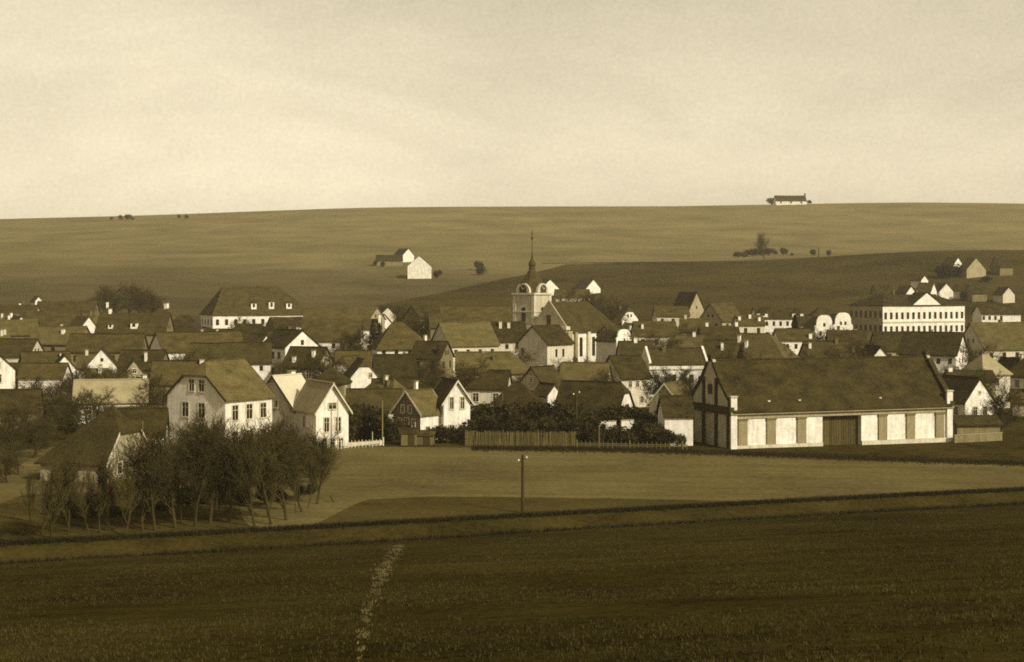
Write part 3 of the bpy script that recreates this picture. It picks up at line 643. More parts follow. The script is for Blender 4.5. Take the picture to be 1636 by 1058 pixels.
# --- second rows
H('house', 'small dark hip-roofed house behind the paling fence', 'c', 826, 610, 231, 6.4, 6.0, -6, 2.6, Du, RD, endm='h', endp='h')
H('house', 'dark-roofed house with a pale strip of wall above the fence', 'c', 781, 591, 242, 6.2, 6.0, -8, 2.4, C_, RD, endm='h', insetm=3)
H('house', 'little white gabled house poking up beside the barn ridge', 'p', 886, 613, 234, 4.0, 2.4, -60, 1.4, W_, R0, win=[])
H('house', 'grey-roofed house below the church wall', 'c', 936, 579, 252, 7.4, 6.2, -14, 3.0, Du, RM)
H('house', 'small house with turned roof below the church front', 'c', 866, 585, 243, 5.0, 5.0, 48, 2.5, Gp, R0, chim=[(.5, .2, .7, W_)])
H('house', 'two-storey house with steep dark roof and pale windowed wall under the church', 'm', 975, 568, 255, 5.9, 6.0, 33, 3.2, C_, RD, win=[('f', [.3, .55, .8], -1.2, .6, 1.0), ('m', [.5], -1.2, .6, 1.0), ('f', [.3, .7], -3.8, .6, 1.0)])
H('house', 'long white house with broad cornice and raised white gable parapets', 'c', 1077, 556, 276, 10.4, 7.0, 7, 2.4, W_, R0, endm='f', endp='f', cornice=1.0, chim=[(.3, -.2, .7)], win=[('f', [.12, .42, .72, .92], -2.6, .8, 1.4)])
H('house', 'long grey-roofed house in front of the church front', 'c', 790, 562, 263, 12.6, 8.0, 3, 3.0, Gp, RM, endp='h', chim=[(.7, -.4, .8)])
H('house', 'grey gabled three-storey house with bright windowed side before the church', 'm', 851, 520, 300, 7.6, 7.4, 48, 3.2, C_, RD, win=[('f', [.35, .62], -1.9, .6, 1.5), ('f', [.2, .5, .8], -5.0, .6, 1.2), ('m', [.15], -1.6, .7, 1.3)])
H('house', 'white block with bulging baroque gable at the end of the church', 'p', 997, 529, 330, 7.0, 4.0, -55, 1.8, W_, R0, endp='r', win=[('p', [.5], .2, .4, .5), ('p', [.75], -3.2, .7, 1.2)])
H('house', 'hip-roofed white house with three small windows in the middle of town', 'c', 641, 513, 296, 10.2, 9.0, 12, 4.7, W_, R0, endm='h', insetm=3.6, endp='h', insetp=5.0, win=[('f', [.12, .35, .6], -.9, .7, .9), ('f', [.12, .35, .6, .85], -3.6, .7, 1.2)])
H('house', 'house with pale gable and wide mottled roof beside the hip-roofed white house', 'm', 703, 515, 311, 11.0, 8.2, 30, 4.2, C_, RM, win=[('m', [.4], -1.5, .7, 1.1), ('f', 4, -1.4, .7, .9)])
H('house', 'house with three chimneys on a dark roof before the tower', 'c', 798, 513, 334, 10.6, 8.0, 8, 3.8, C_, RD, chim=[(.28, -.3, 1.0, C_), (.5, -.3, 1.2, C_), (.66, -.3, 1.0, C_)], win=[('f', [.2, .4, .6, .8], -1.3, .7, 1.0)])
H('house', 'broad roofed house behind the three-chimney house', 'c', 760, 490, 385, 17, 9.0, 4, 3.8, Du, R0, group=FAR)
H('house', 'turned grey house among bare trees behind the hip-roofed white house', 'c', 672, 488, 395, 5.5, 7.0, 40, 2.8, Du, RD, group=FAR)
H('house', 'white gabled house with single attic window in the middle of town', 'p', 483, 527, 290, 7.4, 7.9, -44, 2.9, W_, RD, chim=[(.4, .1, .9)], win=[('p', [.5], .75, .7, .9), ('f', [.25, .5, .75], -1.6, .8, 1.3), ('f', [.25, .5, .75], -4.5, .8, 1.3)])
H('house', 'house with dark roof and white windowed wall behind the villa', 'c', 395, 547, 276, 8.0, 7.0, 10, 3.1, W_, R0, win=[('f', [.45, .8], -1.1, .6, .9), ('f', [.2, .5, .8], -3.7, .7, 1.1)])
H('house', 'narrow white gabled house rising behind the villa roof', 'p', 425, 534, 303, 4.0, 6.0, -33, 3.0, W_, R0, win=[('p', [.5], .7, .5, .7)])
H('house', 'wide roofed house with a strip of white wall beside the white gabled house', 'c', 531, 509, 332, 12.2, 9.0, 2, 4.2, W_, R0, win=[('f', [.55, .7, .85], -1.2, .7, 1.0)])
H('house', 'dark-roofed house with two white chimneys below the white gabled house', 'c', 493, 554, 270, 6.6, 6.4, -20, 3.0, Du, RD, chim=[(.75, -.5, 1.1, W_, .5), (.3, -.8, .9, W_, .5)])
H('house', 'pale half-hipped gabled house between dark roofs in the middle of town', 'm', 544, 570, 263, 6.0, 5.6, 66, 2.4, C_, R0, endm='j', win=[('m', [.65], -.2, .6, .8)])
H('house', 'small dark hip-roofed house in front of the pale half-hipped house', 'c', 529, 586, 250, 4.8, 5.0, -10, 2.1, Du, RD, endm='h', endp='h')
H('house', 'bright white gable with dark little canopy roof in the middle of town', 'p', 583, 574, 253, 6.4, 4.6, -74, 2.7, W_, R0, endp='j', win=[('p', [.7], .3, .5, .7)])
H('house', 'roofed house beside the bright white gable with canopy', 'c', 630, 566, 269, 6.8, 7.0, 8, 3.2, Du, RD)
H('house', 'low house with tall white chimney beside the wide roofed house', 'c', 585, 509, 352, 6.4, 6.0, 8, 2.0, W_, R0, chim=[(.92, -.6, 2.2, W_, .55)])
# --- left side of town
H('building', 'large block under a huge hipped roof with three dormers at the far side', 'c', 409, 457, 487, 31, 15.0, 25, 8.2, W_, R0, group=FAR, cat='building', endm='h', insetm=5.0, endp='h', insetp=8.5, over=.5, dormers=[(.42, .14, 1.7, 1.7), (.60, .14, 1.7, 2.1), (.78, .14, 1.7, 1.7)], win=[('f', 11, -2.6, 1.0, 1.8), ('m', 4, -2.6, 1.0, 1.8)])
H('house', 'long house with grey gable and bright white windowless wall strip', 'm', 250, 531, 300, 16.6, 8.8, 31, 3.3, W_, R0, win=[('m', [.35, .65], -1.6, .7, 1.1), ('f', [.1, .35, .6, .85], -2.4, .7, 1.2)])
H('house', 'pale-roofed low house in the gardens beside the villa', 'c', 178, 606, 226, 10.0, 6.4, 12, 2.7, W_, RP, group=NEAR, win=[('m', [.5], -1.2, .7, 1.0), ('f', [.2, .5, .8], -1.4, .7, 1.0)])
H('house', 'low house with bright white strip of wall at the edge of the gardens', 'c', 72, 580, 261, 7.2, 6.0, 2, 2.0, W_, R0, win=[('f', [.3, .7], -2.6, .7, 1.1)])
H('house', 'house with pale gable end behind the low white-strip house', 'm', 35, 562, 278, 8.0, 6.4, 25, 3.2, C_, R0, chim=[(.8, -.4, 1.0, W_, .5)])
H('house', 'little white triangular gable above the garden trees', 'p', 104, 567, 272, 6.0, 3.4, -70, 2.0, W_, R0, win=[])
H('house', 'white gable with round attic window beside the little triangular gable', 'p', 163, 556, 277, 5.6, 5.0, -78, 2.9, W_, RD, win=[('p', [.5], 1.0, .5, .6), ('p', [.3, .7], -1.4, .7, 1.2)])
H('cottage', 'tiny grey gabled cottage below the long house', 'p', 215, 574, 263, 5.4, 2.8, -74, 1.9, Gp, R0, cat='cottage', win=[('p', [.5], .1, .6, .7)])
H('house', 'dark-roofed house with thin white chimney behind the tiny grey cottage', 'c', 230, 559, 285, 7.8, 7.0, -4, 3.0, Du, RD, chim=[(.62, -.6, 1.6, W_, .42)])
H('house', 'dark broad-roofed house directly behind the villa gable', 'c', 294, 576, 239, 8.8, 7.0, 4, 3.0, Du, R0, chim=[(.8, -.2, .9, W_)], win=[])
H('house', 'wide roofed house with white triangular dormer at the far side', 'c', 216, 499, 342, 15.0, 9.0, 0, 4.2, Du, R0, group=FAR, dormers=[(.54, .18, 1.5, 1.2), (.2, .18, 1.0, .9)], chim=[(.15, .0, .9, W_)])
H('house', 'long roofed house behind the wide dormer house', 'c', 86, 497, 385, 12.5, 8.0, 3, 3.0, Du, R0, group=FAR)
H('house', 'broad low roof among the houses before the little triangular gable', 'c', 98, 521, 322, 10.6, 8.0, -8, 3.2, Du, RM, group=FAR, chim=[(.6, -.4, .8, W_)])
H('house', 'slim white gable between broad roofs', 'p', 142, 505, 352, 6.0, 4.6, -50, 2.8, W_, R0, group=FAR, win=[])
H('house', 'long brown roof behind the white gable with round attic window', 'c', 172, 533, 305, 14.0, 8.0, 3, 3.0, Du, R0)
H('house', 'long roofed house at the foot of the hill', 'c', 108, 481, 440, 16, 8.0, 4, 3.2, Du, R0, group=FAR)
H('house', 'hip-roofed house with white chimney before the huge hipped roof', 'c', 262, 491, 405, 9.0, 8.0, -20, 3.4, Du, R0, group=FAR, endm='h', endp='h', chim=[(.9, 0, 1.2, W_, .9)])
H('house', 'dark hip-roofed house under the corner of the huge hipped roof', 'c', 294, 503, 372, 9.4, 8.0, 6, 3.6, Du, RD, group=FAR, endm='h', endp='h')
H('house', 'dark roof overlapping the white wall of the large block', 'c', 408, 517, 372, 9.0, 7.0, -12, 3.0, Gp, RD, group=FAR, endp='h', chim=[(.1, .1, 1.2, C_)])
H('house', 'turned roofed house beside the dark roof under the large block', 'c', 457, 506, 384, 8.0, 8.0, 30, 3.2, Du, RD, group=FAR)
H('house', 'small house with one bright wall at the foot of the far field', 'p', 62, 473, 480, 5.0, 2.2, -60, 1.3, W_, R0, group=FAR, win=[])
H('house', 'roofed house with pale edge behind the low chimney house', 'c', 582, 490, 405, 8.0, 7.0, -30, 3.0, Gp, RM, group=FAR)
H('house', 'small pale gable behind bare trees on the rising ground', 'p', 620, 490, 435, 7.0, 5.0, -70, 2.4, C_, RD, group=FAR, win=[])
H('house', 'brown roofed house between the large block and the pale edged house', 'c', 522, 492, 420, 12.0, 8.0, 6, 3.4, Du, R0, group=FAR)
H('house', 'roofed house at the outer edge beyond the pale gable end', 'c', -14, 580, 264, 9.0, 7.0, 6, 3.0, Du, R0)
H('house', 'long dark roof above the outer gardens', 'c', 20, 541, 310, 10.0, 8.0, -6, 3.0, C_, R0)
H('house', 'brown roof at the outer edge of the far side', 'c', 18, 510, 365, 12.0, 8.0, 4, 3.2, Du, RM, group=FAR)
H('house', 'low roof at the outer edge under the field', 'c', 25, 487, 430, 12.0, 8.0, 4, 3.0, Gp, R0, group=FAR)
H('cottage', 'low dark cottage in the outer gardens', 'c', 22, 622, 215, 7.0, 5.5, 8, 2.4, Du, RD, cat='cottage', win=[])
H('house', 'house with dull roof squeezed behind the villa ridge', 'c', 335, 548, 288, 7.0, 6.0, -12, 2.6, Gp, R0)
H('house', 'dark roof between the white gabled house and the large block', 'c', 455, 530, 335, 7.0, 6.5, 18, 3.0, Du, RD)
H('house', 'small dark roof behind the bright canopy gable', 'c', 563, 560, 283, 6.0, 6.0, 10, 2.6, Du, R0)
H('house', 'low brown roof behind the house with pale gable', 'c', 715, 500, 350, 8.0, 7.0, 6, 2.8, Du, R0)
H('house', 'brown roof next to the three-chimney house', 'c', 690, 545, 288, 6.0, 6.0, -20, 2.6, Du, RD)
H('house', 'little roof under the white block of the church', 'c', 1015, 545, 292, 6.0, 5.5, 5, 2.4, C_, R0, chim=[(.5, 0, .8, W_)])
# --- right side of town
H('house', 'very steep grey gabled house against the dark pasture', 'p', 1113, 466, 445, 8.0, 5.6, -60, 5.2, Gp, RD, group=FAR, win=[('p', [.5], .9, .5, .8)])
H('house', 'house with pale wall at the foot of the steep gabled house', 'c', 1072, 489, 432, 9.0, 7.0, 4, 2.4, C_, R0, group=FAR)
H('house', 'broad grey gabled house beside the steep gabled house', 'm', 1135, 484, 412, 8.6, 8.0, 42, 4.4, Gp, R0, group=FAR)
H('house', 'dark-roofed house with white chimney pots before the broad grey gable', 'c', 1148, 520, 352, 8.4, 7.0, 4, 2.6, Du, RD, group=FAR, chim=[(.2, 0, .8, W_), (.95, 0, .9, W_)])
H('house', 'low roofed house behind the long cornice house', 'c', 1098, 536, 326, 6.6, 6.0, -9, 2.3, Gp, RM, chim=[(.7, 0, .9, W_)])
H('house', 'pale walled house between the church and the long cornice house', 'c', 1045, 513, 343, 9.0, 7.0, 4, 2.8, C_, R0, chim=[(.2, -.5, .9, W_, .5), (.8, .2, .9, W_, .5)])
H('house', 'dark-roofed house with slim white chimney behind the hall gable', 'c', 1162, 543, 303, 9.0, 7.0, -8, 2.9, Du, RD, chim=[(.40, -.6, 1.4, W_, .5), (.9, -.3, 1.2, W_, .5)])
H('house', 'big grey hip-roofed house with white chimneys behind the hall roof', 'c', 1226, 533, 291, 10.0, 9.4, -28, 4.7, Gp, RM, endp='h', insetp=4.5, chim=[(.05, -.3, 1.2, W_, .5), (.35, -.5, 1.2, W_, .5)])
H('house', 'house with white wall end beside the big grey hip roof', 'c', 1266, 525, 325, 7.0, 6.0, 4, 2.0, W_, R0, chim=[(.9, -.9, 1.0, W_)], win=[('f', [.25, .5, .75], -1.4, .6, 1.0)])
H('house', 'long bright white house with two dormers near the school', 'c', 1242, 490, 425, 13.0, 8.0, 3, 2.8, W_, RD, group=FAR, dormers=[(.12, .02, 3.0, 1.0, W_), (.86, .02, 3.0, 1.0, W_)], win=[('f', 7, -1.5, .7, 1.2), ('f', 7, -4.4, .7, 1.2)])
H('house', 'white house with rounded gable next to the long bright house', 'p', 1317, 506, 402, 8.0, 5.0, -80, 2.8, W_, R0, group=FAR, endp='r', win=[('p', [.5], .9, .6, .9), ('p', [.3, .7], -1.3, .6, 1.1)])
H('house', 'white house with larger rounded gable next to the school', 'p', 1347, 502, 411, 8.0, 5.2, -80, 3.2, W_, R0, group=FAR, endp='r', win=[('p', [.38, .62], 1.0, .55, .9), ('p', [.3, .7], -1.3, .6, 1.1)])
H('house', 'low white-walled house before the rounded gables', 'c', 1288, 505, 416, 6.0, 6.0, 3, 2.0, W_, RD, group=FAR, win=[('f', [.3, .7], -1.2, .6, 1.0)])
H('house', 'dark arched roof peeping above the rounded gables', 'c', 1314, 490, 445, 8.0, 7.0, 3, 2.8, C_, RD, group=FAR, endm='h', endp='h')
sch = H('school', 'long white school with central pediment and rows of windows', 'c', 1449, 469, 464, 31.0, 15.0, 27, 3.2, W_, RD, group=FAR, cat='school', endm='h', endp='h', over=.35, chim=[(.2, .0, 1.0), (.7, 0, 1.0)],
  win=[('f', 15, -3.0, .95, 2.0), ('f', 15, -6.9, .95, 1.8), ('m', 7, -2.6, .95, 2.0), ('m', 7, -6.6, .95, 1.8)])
def pediment(root, x, w, h, y, z):
    vv = [(x - w / 2, y, z), (x + w / 2, y, z), (x, y, z + h), (x - w / 2, y + .7, z), (x + w / 2, y + .7, z), (x, y + .7, z + h)]
    new_obj('pediment', mesh('pediment', vv, [(0, 1, 2), (3, 5, 4), (0, 2, 5, 3), (1, 4, 5, 2), (0, 3, 4, 1)]), W_, root)
    vv = [(x - w / 2 - .3, y - .15, z + .0), (x + w / 2 + .3, y - .15, z + .0), (x, y - .15, z + h + .35), (x - w / 2 - .3, y + 5.5, z + .0), (x + w / 2 + .3, y + 5.5, z + .0), (x, y + 5.5, z + h + .35)]
    new_obj('pediment_roof', mesh('pediment_roof', vv, [(0, 2, 5, 3), (1, 4, 5, 2)]), RD, root)
[c for c in sch.children if c.name.startswith('wall')][0].data.materials.append(M_GREY); [c for c in sch.children if c.name.startswith('wall')][0].data.polygons[3].material_index = 1  # grey on the end wall away from the sun, its shade partly put into the colour
szw = [c for c in sch.children if c.name.startswith('wall')][0].location.z
pediment(sch, 0.6, 10.5, 3.4, -7.5 - .45, szw + .1)
boxp('cornice', sch, 0, -7.62, szw - 5.0, 31.0, .22, .4, C_)
H('house', 'white-walled house beyond the end of the school', 'c', 1592, 487, 436, 11.0, 7.0, 4, 2.2, W_, RD, group=FAR, win=[('f', [.05, .2, .35, .5], -1.2, .7, 1.1)])
H('house', 'dark-roofed house before the school front', 'c', 1428, 530, 327, 8.4, 8.0, 3, 3.4, Gp, RD)
H('house', 'house with big white gable and dull windowed wall above the hall end', 'p', 1537, 531, 300, 11.0, 9.2, -30, 3.9, W_, RD, barge=M_WOOD, win=[('p', [.4, .6], .6, .55, .8), ('p', [.3, .55], -1.2, .6, 1.0), ('f', [.3, .5, .7, .9], -1.3, .7, 1.0), ('f', [.3, .5, .7, .9], -4.0, .7, 1.0)])
H('house', 'white triangular gable just above the hall ridge', 'p', 1407, 553, 272, 6.0, 3.6, -80, 2.1, W_, RD, win=[])
H('house', 'low house with pale rounded hip roof above the white gabled cottage', 'c', 1573, 566, 262, 5.4, 6.4, 20, 2.8, C_, RP, endm='h', endp='h', insetm=2.2, insetp=2.2)
H('house', 'tall grey-roofed house behind the big white gable', 'c', 1592, 514, 330, 12.0, 11.0, 14, 5.2, C_, RM, chim=[(.6, .1, 1.0)])
H('outbuilding', 'low outbuilding roof behind the white gabled cottage', 'c', 1548, 592, 246, 7.0, 4.4, 2, 1.2, Gp, R0, cat='house', chim=[(.1, 0, .7, W_)])
H('house', 'grey-roofed house next to the big grey hip roof', 'c', 1320, 545, 300, 8.6, 7.0, 6, 2.8, Gp, R0, chim=[(.1, -.4, 1.0, W_, .5), (.7, -.1, 1.0)])
H('house', 'dark roof between the low white-walled house and the school side', 'c', 1352, 527, 345, 8.0, 7.0, -6, 2.6, Gp, RD, chim=[(.3, 0, .9)])
H('house', 'small house with white gable end behind the dark chimney-pot roof', 'p', 1170, 492, 440, 6.0, 4.6, -40, 2.6, W_, R0, group=FAR, win=[])
H('house', 'low brown roof before the broad grey gable', 'c', 1110, 508, 384, 7.0, 7.0, -4, 2.8, Du, R0, group=FAR, chim=[(.2, 0, .9, C_)])
H('house', 'small house with white chimneys beside the long bright house', 'c', 1196, 503, 392, 6.6, 6.0, 8, 2.2, C_, R0, group=FAR, chim=[(.1, -.5, .9, W_, .6), (.5, -.3, .9, W_, .6), (.8, -.6, .9, W_, .6)])
H('house', 'white gabled house peeping out behind the church tower', 'p', 879, 446, 655, 9.0, 8.4, -62, 3.6, W_, RD, group=FAR, win=[])
H('house', 'tall white gable end above the church nave', 'p', 948, 446, 665, 8.0, 8.2, -50, 3.6, W_, RD, group=FAR, win=[])
H('house', 'long low roof with pale eave behind the nave ridge', 'c', 914, 462, 600, 13.0, 7.0, 4, 2.8, C_, R0, group=FAR, win=[('f', 4, -1.2, .6, .9)])
KEEP = [(612, 690, 550, 582, 296), (262, 365, 550, 578, 300), (455, 510, 525, 575, 290), (388, 432, 576, 598, 276), (826, 897, 518, 585, 300), (822, 1010, 440, 582, 345), (1028, 1128, 553, 606, 276), (960, 1028, 566, 612, 255), (558, 604, 574, 606, 253), (514, 566, 569, 592, 263),
        (1360, 1590, 470, 532, 464), (1275, 1362, 488, 528, 402), (1203, 1276, 488, 530, 425), (320, 500, 455, 522, 487), (1470, 1560, 530, 582, 300), (92, 188, 554, 584, 277), (112, 242, 604, 634, 226), (48, 102, 578, 606, 261), (1078, 1170, 464, 520, 445), (690, 832, 513, 563, 322), (1548, 1600, 564, 592, 262), (1180, 1290, 530, 575, 291), (708, 750, 606, 690, 206), (985, 1015, 608, 642, 222)]
def rect(cx, cy, L, Wd, a):
    d = Vector((math.cos(a), math.sin(a))); n = Vector((-d.y, d.x)); c = Vector((cx, cy))
    return [c + d * (sx * L / 2) + n * (sy * Wd / 2) for sx, sy in ((-1, -1), (1, -1), (1, 1), (-1, 1))], (d, n)
def apart(A, B):
    for ax in A[1] + B[1]:
        p = [q.dot(ax) for q in A[0]]; q_ = [q.dot(ax) for q in B[0]]
        if max(p) < min(q_) or max(q_) < min(p): return True
    return False
def fill_town(n):
    fr = random.Random(23); boxes = [rect(f[2], f[3], f[4] + 1.2, f[5] + 1.2, f[6]) for f in FOOT]; refs = [f for f in FOOT if f[0] in ('house', 'building', 'school', 'villa', 'barn')]; used = set(); made = 0
    for _ in range(9000):
        if made >= n: break
        D = fr.uniform(234, 452); px = fr.uniform(-10, 1650); x = (px - CX) / F * D
        L, Wd = (fr.uniform(4.5, 9.0), fr.uniform(4.2, 7.0)) if made < 60 else (fr.uniform(3.0, 5.2), fr.uniform(2.8, 4.4)); rise = Wd * fr.uniform(.40, .56); Hh = fr.choice((2.8, 3.2, 3.4, 4.6, 5.4)) if made < 60 else fr.uniform(2.4, 3.4); a = fr.choice((fr.uniform(-80, -35), fr.uniform(-80, -35), fr.uniform(-12, 14), fr.uniform(25, 60)))
        R = rect(x, D, L, Wd, math.radians(a))
        if not all(apart(R, b) for b in boxes): continue
        ry = EYE_Y + (EYE - terrain(x, D) - Hh - rise - .2) / D * F; hwpx = (L + Wd) * .42 * F / D
        if any(D < k[4] and px + hwpx > k[0] and px - hwpx < k[1] and ry < k[3] - 3 for k in KEEP): continue
        best = sorted(refs, key=lambda f: (f[2] - x) ** 2 + (f[3] - D) ** 2)
        wm, ww = fr.choice(((W_, 'white'), (W_, 'white'), (C_, 'pale'), (Gp, 'grey'))); rm, rw = fr.choice(((R0, 'brown'), (RD, 'dark'), (RM, 'mottled')))
        if a < -30 and fr.random() < .6: wm, ww = W_, 'white'
        for ref in best:
            w = ref[1].split()
            while len(w) > 8 or w[-1] in ('the', 'a', 'of', 'in', 'with', 'and', 'at', 'behind', 'beside', 'before', 'under', 'above', 'between', 'below', 'next', 'to', 'on', 'two', 'three', 'rows'): w.pop()
            rel = 'behind' if D > ref[3] + 4 else ('in front of' if D < ref[3] - 4 else 'beside')
            lab = '%s-walled %s-roofed %s %s the %s' % (ww, rw, 'small house' if made < 60 else 'little outhouse', rel, ' '.join(w))
            if lab not in used: break
        used.add(lab)
        ch = [(fr.uniform(.15, .85), fr.uniform(-.5, .1), fr.uniform(.8, 1.3), fr.choice((W_, W_, C_, M_BRICK)), fr.uniform(.45, .65)) for _ in range(fr.choice((1, 1, 2)))]
        kw = {}
        if fr.random() < .2: kw = dict(endm='h', endp='h')
        elif fr.random() < .25: kw = dict(endp='j')
        house('house' if made < 60 else 'outhouse', lab, 'c', px, ry, D, L, Wd, a, rise, wm, rm, group=MID if D < 345 else FAR, chim=ch, **kw); boxes.append(rect(x, D, L + 1.2, Wd + 1.2, math.radians(a))); made += 1
    print('filler houses', made)
fill_town(110)
# --- farms on the hill
def HA(name, label, *a, **k): return house_at(name, label, *a, group=HILLG, **k)
HA('barn', 'white gabled barn alone on the hillside field', 670, 444, 15.0, 11.5, -86, 5.0, 5.6, W_, RD, cat='barn', win=[])
HA('house', 'small white gabled house behind the hillside barn', 645, 418, 12.0, 7.0, -60, 3.6, 3.4, W_, RD, win=[])
HA('shed', 'dark low shed beside the hillside barn', 622, 424, 14.0, 7.0, 8, 3.0, 2.6, Du, RD, cat='shed', win=[])
HA('farmhouse', 'long dark-roofed farmhouse on the skyline', 1262, 327, 29.0, 9.0, 4, 5.0, 3.4, W_, RD, cat='farmhouse', win=[('f', 3, -1.6, 1.6, 2.0)], chim=[(.98, 0, 2.2, M_BRICK, 1.2)])
HA('shed', 'small shed at the end of the skyline farmhouse', 1240, 326, 8.0, 7.0, 20, 3.2, 3.2, Du, RD, cat='shed', win=[])
for px, py, w, a, lab, wm, rm in ((1447, 482, 5.0, -60, 'narrow white gable on the rising ground behind the school', W_, RD), (1480, 481, 7.5, -35, 'broad white gable on the rising ground behind the school', W_, R0),
    (1506, 479, 6.0, -75, 'white pointed gable uphill of the school pediment', W_, RD), (1536, 478, 5.5, -40, 'pale small house beside the pointed gable uphill', C_, R0),
    (1522, 437, 7.0, -55, 'white gabled house high on the pasture edge', W_, RD), (1553, 444, 10.0, -70, 'grey gabled farmhouse high on the pasture edge', Gp, R0), (1600, 440, 9.0, 10, 'dark-roofed farmhouse at the top of the pasture', Du, RD),
    (1469, 461, 4.0, -60, 'tiny white hut on the pasture', W_, R0), (1408, 483, 7.0, 10, 'dull low house behind the school roof', Du, RD), (1560, 482, 7.0, 5, 'dull roofed house uphill of the school end', Du, RD), (1604, 485, 5.5, -70, 'pale gable uphill of the school end', C_, RD)):
    HA('house', lab, px, py, 6.0, w, a, w * .5, 3.4, wm, rm, win=[])

# ------------------------------------------------------------------ trees and shrubs
class Twigs:
    def __init__(s): s.v, s.f = [], []
    def tube(s, p, q, r0, r1, n):
        d = (q - p)
        if d.length < 1e-6: return
        d.normalize(); a = d.orthogonal(); a.normalize(); b = d.cross(a); k = len(s.v)
        for c, r in ((p, r0), (q, r1)):
            for i in range(n):
                t = 2 * math.pi * i / n; s.v.append(c + a * (r * math.cos(t)) + b * (r * math.sin(t)))
        for i in range(n):
            j = (i + 1) % n; s.f.append((k + i, k + j, k + n + j, k + n + i))
    def leaf(s, c, sz, rnd):
        a = Vector((rnd.uniform(-1, 1), rnd.uniform(-1, 1), rnd.uniform(-1, 1))).normalized(); b = a.orthogonal().normalized(); k = len(s.v)
        s.v += [c + a * sz, c + b * sz * .6, c - a * sz * .8, c - b * sz * .6]; s.f.append((k, k + 1, k + 2, k + 3))
def grow(wood, fine, rnd, p, d, ln, r, lev, counts, spread, up, maxl, segs=3):
    q = p; pts = [(p, r)]
    for i in range(segs):
        d = (d + Vector((rnd.gauss(0, .13), rnd.gauss(0, .13), rnd.gauss(0, .08) + up * .10))).normalized()
        q2 = q + d * (ln / segs); r2 = r * (1 - (i + 1) / segs * .62)
        (wood if lev < 2 else fine).tube(q, q2, pts[-1][1], r2, 6 if lev == 0 else (4 if lev == 1 else 3)); q = q2; pts.append((q2, r2))
    if lev >= maxl: return
    n = counts[lev]
    for i in range(n):
        t = (i + rnd.uniform(.2, .9)) / n; t = (.16 + .84 * t) if lev == 0 else (.15 + .85 * t)
        x = t * segs; k = min(segs - 1, int(x)); pp = pts[k][0].lerp(pts[k + 1][0], x - k); rr = pts[k][1]
        az = rnd.uniform(0, 2 * math.pi); o = d.orthogonal().normalized(); o.rotate(Matrix.Rotation(az, 3, d))
        nd = (d * math.cos(spread[lev]) + o * math.sin(spread[lev])); nd.z += up * .25; nd.normalize()
        grow(wood, fine, rnd, pp, nd, ln * rnd.uniform(.42, .62) * (1.15 - .45 * t if lev == 0 else 1.0), max(rr * .5, .017), lev + 1, counts, spread, up, maxl, 2 if lev >= 1 else 3)
def make_bare(seed, h, counts, spread, up, trunk=.16, lean=.04):
    rnd = random.Random(seed); w, t = Twigs(), Twigs()
    grow(w, t, rnd, Vector((0, 0, -.25)), Vector((rnd.gauss(0, lean), rnd.gauss(0, lean), 1)).normalized(), h * .74, trunk, 0, counts, spread, up, 3 if len(counts) == 3 else 4)
    return mesh('trunk', w.v, w.f), mesh('crown', t.v, t.f)
def make_shrub(seed, r, h, n, leaf=.16):
    rnd = random.Random(seed); w, t = Twigs(), Twigs()
    for i in range(14):
        a = rnd.uniform(0, 6.28); e = rnd.uniform(.2, .95); d = Vector((math.cos(a) * (1 - e) * r, math.sin(a) * (1 - e) * r, h * .8)); w.tube(Vector((0, 0, -.1)), d, .05, .015, 4)
    lob = [(Vector((rnd.uniform(-.6, .6) * r, rnd.uniform(-.6, .6) * r, h * rnd.uniform(.35, .72))), rnd.uniform(.35, .6)) for _ in range(7)]
    for i in range(n):
        c, s_ = rnd.choice(lob); d = Vector((rnd.gauss(0, 1), rnd.gauss(0, 1), rnd.gauss(0, 1))).normalized() * (rnd.random() ** .4)
        p = c + Vector((d.x * r * s_, d.y * r * s_, d.z * h * s_ * .75)); p.z = max(.05, p.z); t.leaf(p, leaf * rnd.uniform(.6, 1.5), rnd)
        if i % 3 == 0:
            q = p + Vector((rnd.gauss(0, .3), rnd.gauss(0, .3), rnd.uniform(.1, .6))); t.tube(p, q, .016, .006, 3)
    return mesh('stem', w.v, w.f), mesh('crown', t.v, t.f)
def make_spruce(seed, h, r):
    rnd = random.Random(seed); w, t = Twigs(), Twigs(); w.tube(Vector((0, 0, -.2)), Vector((0, 0, h)), .14, .02, 6)
    for i in range(1500):
        z = h * (rnd.random() ** 1.25) * .97 + .35; rr = r * (1 - z / (h + .4)) * rnd.uniform(.25, 1.1) + .03; a = rnd.uniform(0, 6.28)
        t.leaf(Vector((rr * math.cos(a), rr * math.sin(a), z - rr * .25)), rnd.uniform(.12, .26), rnd)
    return mesh('trunk', w.v, w.f), mesh('crown', t.v, t.f)
PROTO = {
    'tall': [make_bare(100 + i, 8.0, (13, 8, 6, 4), (.5, .62, .7, .8), .8, .13) for i in range(6)],
    'slim': [make_bare(120 + i, 7.0, (9, 6, 5, 3), (.38, .5, .6, .7), 1.0, .09) for i in range(5)],
    'round': [make_bare(140 + i, 6.5, (14, 9, 6, 4), (.95, .85, .8, .85), .35, .16) for i in range(3)],
    'shrub': [make_shrub(160 + i, 1.6, 2.6, 1100) for i in range(4)],
    'spruce': [make_spruce(180 + i, 7.0, 1.7) for i in range(2)],
}
BASEH = {'tall': 8.0, 'slim': 7.0, 'round': 6.5, 'shrub': 2.6, 'spruce': 7.0}
NAMES = {'tall': 'bare_tree', 'slim': 'bare_tree', 'round': 'bare_tree', 'shrub': 'shrub', 'spruce': 'spruce_tree'}
CATS = {'tall': 'tree', 'slim': 'tree', 'round': 'tree', 'shrub': 'shrub', 'spruce': 'tree'}
